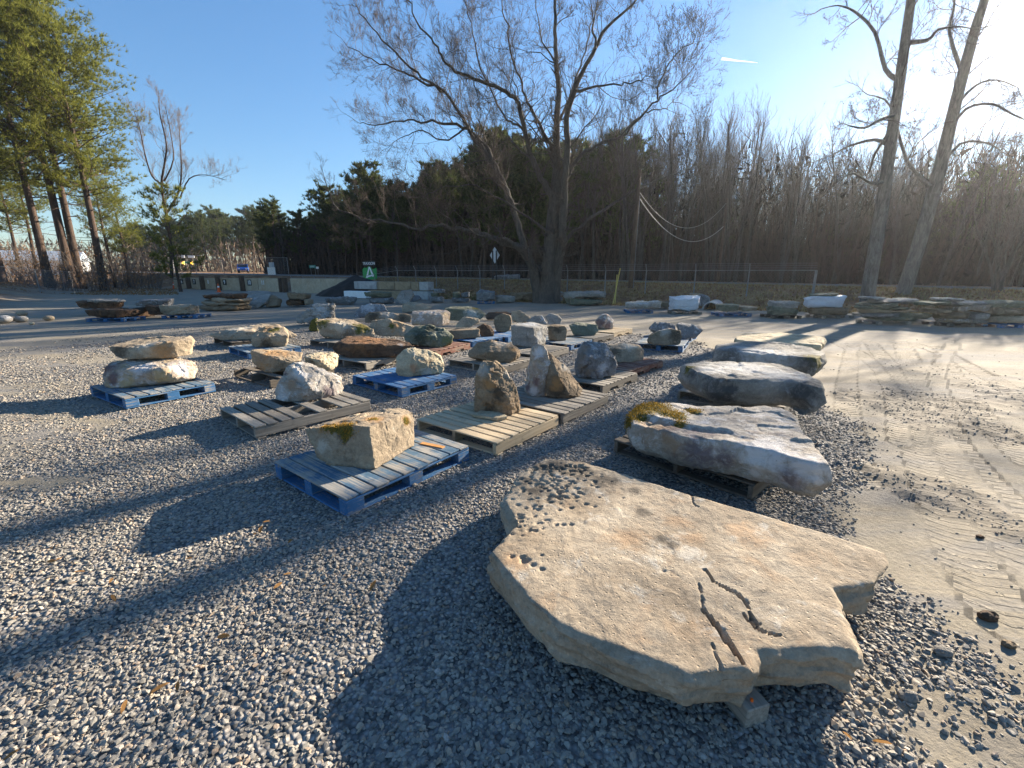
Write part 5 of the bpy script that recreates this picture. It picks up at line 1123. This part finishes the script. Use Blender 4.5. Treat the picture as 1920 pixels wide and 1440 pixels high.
tall('tall straight pale trunk at the end of the sheeted load, left of a leaning one', [(1622, 592), (1632, 520), (1652, 400), (1670, 270), (1690, 130), (1708, 0), (1730, -160), (1755, -400)], 19.2, .28, .085, 5,
     [([(1668, 275), (1640, 262), (1590, 275), (1560, 292)], 1, .09), ([(1680, 215), (1650, 225), (1620, 240), (1590, 235)], -1.5, .08), ([(1672, 240), (1640, 290), (1625, 330), (1600, 300)], 1.5, .07), ([(1660, 340), (1635, 345), (1600, 325), (1570, 340)], -1, .08), ([(1685, 150), (1660, 130), (1640, 60), (1600, 20), (1570, 10)], 1.5, .1), ([(1700, 80), (1740, 75), (1760, 55), (1800, 50)], -1.5, .09)])
tall('leaning pale trunk right of the straight one, close to the sun', [(1690, 560), (1716, 480), (1748, 370), (1778, 250), (1800, 160), (1830, 50), (1846, 0), (1895, -160), (1950, -400)], 21.5, .30, .09, 9,
     [([(1790, 200), (1830, 160), (1870, 150), (1910, 165)], 2, .07), ([(1775, 255), (1810, 205), (1860, 195), (1900, 215), (1960, 240)], -2, .08), ([(1760, 320), (1800, 270), (1850, 268), (1880, 285)], 1, .08), ([(1745, 350), (1700, 300), (1670, 200), (1640, 180)], 2, .1), ([(1805, 140), (1780, 60), (1790, 0), (1770, -80)], 1.5, .09)], dy=-1.0)
# bare many-stemmed shrub at the right edge, bare tree at the left, far-left saplings
def clump(label, u, v, Y, vt, n, seed, spreadx, name='bare_shrub', cat='shrub', mat=None):
    r = random.Random(seed); tk, tw = MB(), MB(); b = pt(u, v, Y); b.z = H(b.x, b.y); top = pt(u, vt, Y).z - b.z
    for k in range(n):
        d = Vector((r.gauss(0, spreadx), r.gauss(0, spreadx), 1)); twig(tk, tw, r, Vector((r.gauss(0, .12), r.gauss(0, .12), 0)), d, top * r.uniform(.6, .9), .05, 0, 3, .1, .08, .012, (4, 6), .45)
    o = empty(name, b); tag(o, label, cat); tk.build('trunk', mat or M_bark, o); tw.build('crown', M_twigfar, o)
clump('bare many-stemmed shrub behind the mauve stack at the right edge', 1862, 560, 20.5, 330, 9, 4, .16)
r = random.Random(31); tk, tw = MB(), MB(); LY = 50.0; Q0 = pt(322, 520, LY); Q0.z = H(Q0.x, Q0.y)
for pts_, r0, r1 in (([(322, 522), (318, 440), (310, 395), (303, 345), (308, 310), (312, 270), (300, 215), (298, 180)], .17, .03), ([(303, 345), (285, 330), (272, 290), (262, 240), (250, 205)], .1, .02), ([(312, 400), (335, 360), (340, 320), (338, 270), (335, 225)], .12, .02), ([(338, 370), (355, 335), (385, 328), (425, 338)], .08, .015), ([(308, 340), (325, 300), (320, 250), (310, 200)], .08, .02), ([(316, 430), (335, 420), (350, 400)], .07, .02)):
    P = smooth([pt(u, v, LY + r.uniform(-1, 1) * (0 if v > 400 else 1)) for u, v in pts_], 3); R = [r0 + (r1 - r0) * i / (len(P) - 1) for i in range(len(P))]; tk.tube(P, R, 6); limb_children(tk, tw, r, P, R, 1.9, 3.4, 3, .2, .45, .03, .6, (5, 7), .008)
o = empty('bare_tree', Q0); tag(o, 'slim bare tree with upright twigs between the pines and the far tree line', 'tree'); local(tk, Q0).build('trunk', M_barkpine, o, True); local(tw, Q0).build('crown', M_twigfar, o)

def tuft(mb, r, c, d, L, n, wd):
    for k in range(n):
        q = (d + Vector((r.gauss(0, .55), r.gauss(0, .55), r.gauss(0.12, .5)))).normalized() * L * r.uniform(.6, 1.15); s = q.cross(Vector((r.gauss(0, 1), r.gauss(0, 1), r.gauss(0, 1)))).normalized() * wd
        mb.tri(c - s, c + s, c + q)
def pine_meshes(seed, hgt, r0, crown0, crad, nb, tl, tn, wd, ntu, bend=.02):
    r = random.Random(seed); tk, cr = MB(), MB(); n = 9; bx, by = r.gauss(0, bend), r.gauss(0, bend)
    ax = lambda z: Vector((bx * hgt * math.sin(z / hgt * 3) , by * hgt * math.sin(z / hgt * 2.4), z))
    tk.tube([ax(hgt * i / n) for i in range(n + 1)], [r0 * (1.25 if i == 0 else 1) * (1 - .82 * i / n) for i in range(n + 1)], 8)
    for k in range(nb):
        f = crown0 + (1 - crown0) * (k / nb) ** .9 + r.gauss(0, .015); f = min(f, .99); z = f * hgt; g = (f - crown0) / (1 - crown0)
        L = crad * max(.3, math.sin(math.pi * (.17 + .74 * g)) ** .6) * r.uniform(.5, 1.15)
        an = r.uniform(0, 6.283); d = Vector((math.cos(an), math.sin(an), r.uniform(-.05, .45) + .3 * g)); P = [ax(z)]; dd = d.normalized()
        for i in range(5): dd = (dd + Vector((r.gauss(0, .12), r.gauss(0, .12), .07))).normalized(); P.append(P[-1] + dd * L / 5)
        tk.tube(P, [max(.012, r0 * .2 * (1 - g * .6) * (1 - .85 * i / 5)) for i in range(6)], 4)
        for j in range(ntu):
            i = r.choices((1, 2, 3, 4, 5), (.5, 1, 2, 3, 3))[0]; q = P[i] + Vector((r.gauss(0, 1), r.gauss(0, 1), r.gauss(.1, .5))) * L * .10
            tuft(cr, r, q, (dd + Vector((0, 0, .3))).normalized(), tl, tn, wd)
    for k in range(int(nb * .15)):                     # dead stubs on the bare trunk
        z = hgt * r.uniform(.15, crown0); an = r.uniform(0, 6.28); L = r.uniform(.5, 2.4); p0 = ax(z); tk.tube([p0, p0 + Vector((math.cos(an) * L * .6, math.sin(an) * L * .6, r.uniform(-.1, .2))), p0 + Vector((math.cos(an) * L, math.sin(an) * L, r.uniform(-.4, .3)))], [.04, .025, .008], 3)
    return tk, cr
def place(name, label, cat, group, parts, loc, rz=0, sc=1.0):
    o = empty(name, loc, rz); o.scale = (sc, sc, sc); tag(o, label, cat, group)
    for nm, me_ in parts: link(bpy.data.objects.new(nm, me_), o)
    return o
# near pines at the left
PN = []
for k in range(3):
    tk, cr = pine_meshes(200 + k, 24, .36, .33 + .05 * k, 6.0, 96, .5, 13, .02, 36)
    PN.append((('trunk', tk.mesh('trunk', M_barkpine, True)), ('crown', cr.mesh('crown', M_needle))))
for i, (u, v, Y, sc, k, lab) in enumerate([(5, 528, 44, .86, 0, 'leftmost tall pine, cut by the picture edge'), (92, 528, 47, 1.12, 1, 'tall pine whose trunk stands behind the second fence post'), (135, 528, 52, 1.28, 2, 'left of two tall pine trunks standing close together'), (150, 527, 53, 1.22, 0, 'right of two tall pine trunks standing close together'), (192, 526, 50, 1.05, 1, 'rightmost of the big pines, beside the leaf litter slope'), (-70, 528, 46, 1.2, 2, 'tall pine just outside the left edge, only its boughs in view')]):
    b = pt(u, v, Y); b.z = H(b.x, b.y) - .1; place('pine_tree', lab, 'tree', 'big pines at the left', PN[k], b, i * 1.9, sc)
tk, cr = pine_meshes(230, 9.5, .14, .12, 2.6, 46, .5, 9, .03, 14); b = pt(335, 522, 46); b.z = H(b.x, b.y)
place('pine_tree', 'young sparse pine with low boughs in front of the slim bare tree', 'tree', None, (('trunk', tk.mesh('trunk', M_barkpine, True)), ('crown', cr.mesh('crown', M_needle))), b)
for i, (u, Y, sc) in enumerate(((40, 58, .62), (70, 62, .66), (215, 60, .6), (240, 63, .5))):
    b = pt(u, 524, Y); b.z = H(b.x, b.y) - .1; place('pine_tree', ['thin younger pine behind the leftmost trunk', 'thin younger pine left of the second big pine', 'thin pine right behind the rightmost big pine', 'small thin pine at the right end of the pine stand'][i], 'tree', None, PN[(i + 1) % 3], b, i * 2.3, sc)

# forest beyond the road
VP, VD = [], []
for k in range(5):
    tk, cr = pine_meshes(300 + k, 14, .2, .26 + .09 * (k % 3), 3.1, 60, .6, 8, .06, 15, .02); VP.append((('trunk', tk.mesh('trunk', M_barkpine, True)), ('crown', cr.mesh('crown', M_needledk))))
for k in range(6):
    r = random.Random(400 + k); tk, tw = MB(), MB(); hgt = 17
    P = [Vector((0, 0, -.2))]; d = Vector((r.gauss(0, .03), r.gauss(0, .03), 1)); 
    for i in range(10): d = (d + Vector((r.gauss(0, .05), r.gauss(0, .05), .06))).normalized(); P.append(P[-1] + d * hgt * .082)
    R = [.17 * (1 - .8 * i / 10) for i in range(11)]; tk.tube(P, R, 6); limb_children(tk, tw, r, P, R, 2.0, 4.6, 2, .22, .6, .03, .65, (6, 9), .011)
    VD.append((('trunk', tk.mesh('trunk', M_bark, True)), ('crown', tw.mesh('crown', M_twigfar)))); 

r = random.Random(900)
LP = ['dark pine in the woods behind the road', 'forest pines behind the road']; LD = ['bare grey-brown tree in the woods behind the road', 'bare forest trees behind the road']
def hprof(s):     # height of the wood's skyline along the road
    return float(np.interp(s, [-45, -20, -5, 5, 15, 25, 35, 45, 60, 78], [11, 9.5, 9, 9.8, 13.0, 15.0, 14.5, 13.5, 11.5, 9.5]))
for i in range(150):
    s = -46 + 124 * r.random() if i % 3 else 22 + 56 * r.random(); w = 42 + 13 * r.random(); k = r.randrange(5); h = hprof(s) * r.uniform(.74, 1.04)
    if s < 14: h *= r.choice((.6, .7, .85, .95))
    if s < 14 and i % 3 == 1: continue
    p = sw(s, w); p.z = zr(s) - .1; o = place('pine_tree', LP[0], 'tree', LP[1], VP[k], p, r.uniform(0, 6.28), h / 14); o.scale.x *= 1.15; o.scale.y *= 1.15
for i in range(230):
    s = -46 + 120 * r.random() if i % 4 == 0 else -40 + 62 * r.random(); w = 41.5 + 13 * r.random(); h = float(np.interp(s, [-45, -22, -14, -6, 0, 6, 14, 30, 75], [14, 12.5, 10.2, 11, 13.5, 16.5, 16.5, 12, 10])) * r.uniform(.75, 1.12)
    p = sw(s, w); p.z = zr(s) - .1; place('bare_tree', LD[0], 'tree', LD[1], VD[r.randrange(6)], p, r.uniform(0, 6.28), h / 17)
# the inner wood that reads as one mass: thin trunks, brush and leafy thicket
tr, br = MB(), MB()
for i in range(2600):
    s = r.uniform(-56, 78); w = 43 + 26 * r.random() ** 1.3; b = sw(s, w); z = zr(s); h = r.uniform(5, 12) * min(1, hprof(s) / 13); ln = Vector((r.gauss(0, .25), r.gauss(0, .25), 0))
    tr.tube([b + Vector((0, 0, z - .2)), b + ln * 2 + Vector((0, 0, z + h * .5)), b + ln * 3 + Vector((0, 0, z + h))], [r.uniform(.06, .16), .07, .02], 4)
for i in range(190000):
    s = r.uniform(-56, 78); w = 44 + 26 * r.random() ** 1.2; z = zr(s) + hprof(s) * (.66 if s > 14 else 1.0 + .4 * noise.noise(Vector((s * .35, w * .3, 0)))) * r.random() ** 1.35; c = sw(s, w, z); fl = r.random() < (.5 if s > 14 else .22); d = (Vector((r.gauss(0, 1), r.gauss(0, 1), r.gauss(.3, 1))) if fl else Vector((r.gauss(0, .35), r.gauss(0, .35), 1))).normalized() * (r.uniform(.3, .8) if fl else r.uniform(1.0, 2.8)); q = perp(d.normalized(), r) * (r.uniform(.06, .18) if fl else r.uniform(.012, .04)); br.tri(c - q, c + q, c + d)
tag(tr.build('forest_trunks', M_barkpine), kind='stuff'); tag(br.build('forest_thicket', leafmat('thicket', (.024, .02, .016), (.095, .077, .06), .15)), kind='stuff')
# far tree line to the left of the road
for i in range(72):
    u = 240 + 300 * (i + r.random()) / 72; t_ = r.uniform(125, 190); x, y, d = ray(u, 500); p = Vector((x * t_, y * t_, 2.4)); pine = r.random() < .42
    h = (r.uniform(15, 20) if pine else r.uniform(11, 16)) * t_ / 150 * float(np.interp(u, [240, 330, 400, 520, 540], [.72, .8, 1.0, 1.0, .95]))
    place('pine_tree' if pine else 'bare_tree', 'pine in the distant tree line at the end of the road' if pine else 'bare tree in the distant tree line at the end of the road', 'tree', 'distant pines at the end of the road' if pine else 'distant bare trees at the end of the road', (VP if pine else VD)[r.randrange(5)], p, r.uniform(0, 6.28), h / (14 if pine else 17) * 1.05).scale.x *= 1.2
br = MB()
for i in range(9000):
    u = r.uniform(-60, 545); t_ = r.uniform(120, 200); x, y, d = ray(u, 500); c = Vector((x * t_, y * t_, 2.2 + 9 * r.random() ** 1.6)); dd = Vector((r.gauss(0, .4), r.gauss(0, .4), 1)) * r.uniform(.8, 2.2); q = perp(dd.normalized(), r) * r.uniform(.08, .3); br.tri(c - q, c + q, c + dd)
tag(br.build('distant_thicket', leafmat('thicket_far', (.12, .09, .065), (.24, .18, .13), .2)), kind='stuff')
# undergrowth below the left pines: thin stems, dead leaves
st, lf_ = MB(), MB()
for i in range(700):
    u = r.uniform(-80, 300); Y = r.uniform(44, 66) if u < 200 else r.uniform(52, 68); b = pt(u, 525, Y); b.z = H(b.x, b.y); h = r.uniform(1.2, 5.5) * (1 if u > 30 else .8); tw2 = MB()
    twig(st, st, r, b, Vector((r.gauss(0, .15), r.gauss(0, .15), 1)), h, .03, 0, 1, .1, .12, .001, (4, 7), .6, 3)
    if r.random() < .55:
        for k in range(16): c = b + Vector((r.gauss(0, .7), r.gauss(0, .7), h * r.uniform(.2, .9))); d = Vector((r.gauss(0, 1), r.gauss(0, 1), r.gauss(0, 1))).normalized() * r.uniform(.08, .2); q = perp(d.normalized(), r) * .07; lf_.tri(c - q, c + q, c + d)
tag(st.build('undergrowth_stems', M_twigfar), kind='stuff'); tag(lf_.build('undergrowth_leaves', M_brown), kind='stuff')
# winter grass, weeds and dead leaves on the road bank
gr, wd_, dl_ = MB(), MB(), MB()
for i in range(36000):
    s = r.uniform(-16, 33); w = 24 + 7 * r.random(); b = sw(s, w); dens = noise.noise(Vector((b.x * .5, b.y * .5, 3)))
    if dens < r.uniform(-.5, .3) - (.25 if w > 27 else 0): continue
    b.z = H(b.x, b.y) - .01; h = r.uniform(.05, .2) * (1.5 if w < 25.5 else 1); d = Vector((r.gauss(0, .05), r.gauss(0, .05), h)); q = Vector((r.gauss(0, 1), r.gauss(0, 1), 0)).normalized() * .018
    (wd_ if (dens > .35 and w < 27 and r.random() < .5) else gr).tri(b - q, b + q, b + d)
for i in range(15000):
    s, w = (r.uniform(-16, 33), 24 + 6 * r.random()); b = sw(s, w)
    if i % 2 == 0: u = r.uniform(-60, 330); b = pt(u, 530, r.uniform(38, 64))
    b.z = H(b.x, b.y) + .03; d = Vector((r.gauss(0, 1), r.gauss(0, 1), r.gauss(0, .4))).normalized() * .1; q = perp(d.normalized(), r) * .06; dl_.tri(b - q, b + q, b + d)
tag(gr.build('grass', M_grass), kind='stuff'); tag(wd_.build('weeds', M_grassg), kind='stuff'); tag(dl_.build('fallen_leaves', M_brown), kind='stuff')

# ------------------------------------------------------------------ far things on the left: house, pickup, signals, poles
def house():
    b = pt(86, 505, 92); b.z = 1.6; o = empty('house', b, .5); tag(o, 'white house with a pale roof glimpsed between the left pines', 'house')
    MB().box((-6, -3.5, 0), (6, 3.5, 2.9)).build('wall', M_white, o)
    MB().prism([(-6.3, -3.9, 2.9), (-6.3, 3.9, 2.9), (-6.3, 0, 4.9)], (12.6, 0, 0)).build('roof', flat('roof_metal', (.4, .47, .55), .5), o)
    for x in (-3.5, 0, 3.5):
        w_ = MB().box((x - .6, -3.56, 1), (x + .6, -3.505, 2.3)).build('window', M_concgrey, o); MB().box((x - .5, -3.6, 1.1), (x + .5, -3.565, 2.2)).build('pane', M_glass, w_)
house()
def pickup():
    b = pt(457, 511, 96); b.z = 2.2; o = empty('pickup_truck', b, math.radians(-62)); tag(o, 'blue pickup truck driving on the far road', 'truck')
    sec = [(-2.7, .55), (-2.7, 1.05), (-.9, 1.1), (-.75, 1.15), (-.35, 1.75), (.75, 1.78), (1.35, 1.15), (2.55, 1.0), (2.75, .8), (2.75, .5), (2.2, .42), (-2.2, .42)]
    MB().prism([(x, -.95, z) for x, z in sec], (0, 1.9, 0)).build('body', M_carblue, o)
    MB().prism([(1.30, -.8, 1.2), (.80, -.8, 1.7), (.80, .8, 1.7), (1.30, .8, 1.2)], (.03, 0, .03)).build('windscreen', M_glass, o)
    for y in (-.975, .955): MB().prism([(-.6, y, 1.2), (-.3, y, 1.68), (.7, y, 1.68), (1.2, y, 1.2)], (0, .02, 0)).build('side_window', M_glass, o)
    for x in (-1.75, 1.75):
        for y in (-.85, .85):
            w_ = MB().tube([(x, y - .14, .4), (x, y + .14, .4)], .4, 14, True).build('wheel', M_rubber, o); MB().tube([(x, y - .15, .4), (x, y + .15, .4)], .22, 10, True).build('rim', M_metal, w_)
    for y in (-.65, .65): MB().box((2.755, y - .18, .72), (2.79, y + .18, .92)).build('headlight', M_white, o)
pickup()
for i, (u, v, vt, t_) in enumerate(((435, 513, 455, 88), (418, 512, 487, 120), (482, 512, 452, 105))):
    b = pt(u, v, t_); b.z = 1.9; tp = Vector((b.x, b.y, pt(u, vt, t_).z)); pole(['tall thin pole left of the blue pickup', 'short distant pole with a long arm left of the pickup', 'dark slim pole right of the blue pickup'][i], b, tp, .16, .1, mat=M_barkpale if i < 2 else M_pole)
b = pt(356, 512, 100); b.z = 2; tz = pt(356, 481, 100).z; so_ = empty('traffic_signal', b); tag(so_, 'pair of amber traffic signals with a green street sign hung from a mast arm', 'traffic signal')
MB().tube([(-3.4, 0, 0), (-3.4, 0, tz - 2 + .3)], .12, 8, True).build('mast', M_metal, so_); MB().tube([(-3.4, 0, tz - 2), (3.2, 0, tz - 2 + .2)], .07, 6, True).build('arm', M_metal, so_)
t = NT('amber_lamp'); t.color((.8, .4, .03)); t.b.inputs['Emission Color'].default_value = (1, .5, .04, 1); t.b.inputs['Emission Strength'].default_value = 1.6
zz = pt(356, 493, 100).z - 2
for x in (-1.0, .85):
    h_ = MB().box((x - .16, -.15, zz - .4), (x + .16, .15, zz + .4)).build('signal_head', M_yellow, so_); MB().tube([(x, -.22, zz), (x, -.3, zz)], .16, 10, True).build('lamp', t.m, h_)
MB().box((-.65, -.05, zz - .05), (.6, .05, zz + .3)).build('street_sign', M_roadgreen, so_)
for x0, x1 in ((-1.2, -.55), (.2, 1.6)): MB().box((x0, -.05, tz - 2 - .25), (x1, .05, tz - 2 + .25)).build('white_panel', M_white, so_)
# contrail
a = ray(1353, 110); b_ = ray(1420, 117); tt_ = 3000
mt = leafmat('contrail_ice', (.9, .9, .92), (.9, .9, .92), .7)
tag(MB().tube([Vector(a) * tt_ + Vector((0, 0, HC)), (Vector(a) * .6 + Vector(b_) * .4) * tt_, Vector(b_) * tt_], [9, 5, 1.5], 8, True).build('contrail', mt), 'short white contrail in the blue sky right of the big tree', 'contrail')
# leaf scraps and stray stones on the gravel
r = random.Random(6)
lm = MB(); nP = 9; pr = [(-.5, 0), (-.3, .12), (0, .17), (.3, .12), (.5, 0), (.3, -.1), (0, -.16), (-.3, -.12)]
lm.poly([(x, y, .06 * math.cos(x * 4) + .05 * abs(y)) for x, y in pr]); lme = lm.mesh('fallen_leaf', M_brown)
for i, (u, v) in enumerate(((95, 1035), (98, 1060), (115, 1055), (150, 1081), (210, 1095), (335, 1295), (235, 1335), (540, 1083), (522, 1105), (215, 1130), (490, 1000), (500, 985), (478, 1008), (615, 1170), (700, 1105), (610, 1105), (25, 1430), (300, 1300), (545, 1022), (420, 1200), (355, 1055), (1650, 1408), (1585, 1395))):
    b = at(u, v, 0); o = link(bpy.data.objects.new('fallen_leaf', lme)); o.location = (b.x, b.y, float(groundz(np.array([b.x]), np.array([b.y]))[0]) + .03); o.rotation_euler = (r.uniform(-.4, .4), r.uniform(-.4, .4), r.uniform(0, 6.28)); k = r.uniform(.035, .075); o.scale = (k, k, k); tag(o, 'brown dead leaf scrap lying on the grey gravel', 'leaf', 'leaf scraps on the gravel')
for i, (u, v, px, mat, lab) in enumerate(((1852, 1160, 22, 'dark', 'dark clod in the churned dirt at the right edge'), (1765, 1228, 22, 'grey', 'loose grey stone at the gravel edge right of the big slab'), (1700, 1312, 22, 'grey', 'loose grey stone low at the gravel edge'), (1890, 1215, 15, 'brown', 'brown clod below the dark clod at the right edge'), (1838, 1005, 9, 'dark', 'small dark clod beside the tyre tracks'))):
    b = at(u, v, 0); sx = px / 2 / FPX * math.hypot(b.x, b.y, HC); bm = bmesh.new(); bmesh.ops.create_icosphere(bm, subdivisions=3, radius=1)
    gz_ = float(groundz(np.array([b.x]), np.array([b.y]))[0])
    for q in bm.verts: q.co = Vector((b.x + q.co.x * sx, b.y + q.co.y * sx * .7, gz_ + sx * .3 + q.co.z * sx * .5))
    m = bpy.data.meshes.new('s'); bm.to_mesh(m); bm.free(); roughen(m, sx * 2, .07, 90 + i, 0, .8); spots(m, []); finish(m, 'loose_stone', lab, mat, 'stone', None)
b = at(1408, 1322, .07); tag(MB().box((b.x - .004, b.y - .004, .025), (b.x + .004, b.y + .004, .1)).build('flagging_tape', flat('tape_orange', (.9, .16, .02), .6, 0, .05)), 'scrap of orange tape hanging under the front of the biggest slab', 'tape')
p_ = at(811, 836, .142); o = MB().box((-.12, -.022, 0), (.12, .022, .007)).build('wood_chip', flat('orange_stain', (.62, .3, .1), .8)); o.location = (p_.x, p_.y, .1455); o.rotation_euler.z = -.45; tag(o, 'orange stained wood chip on the worn blue pallet', 'wood chip')

# ------------------------------------------------------------------ thin winter haze in the low sun
hz = MB().box((-424, -16, -1.6), (424, 434, 40)).build('haze', None); hz['kind'] = 'stuff'
t = bpy.data.materials.new('haze'); t.use_nodes = True; t.node_tree.nodes.clear()
vo = t.node_tree.nodes.new('ShaderNodeOutputMaterial'); pv = t.node_tree.nodes.new('ShaderNodeVolumePrincipled')
pv.inputs['Color'].default_value = (.92, .95, 1, 1); pv.inputs['Density'].default_value = 0.00033; pv.inputs['Anisotropy'].default_value = 0.68
t.node_tree.links.new(pv.outputs[0], vo.inputs['Volume']); hz.data.materials.append(t)
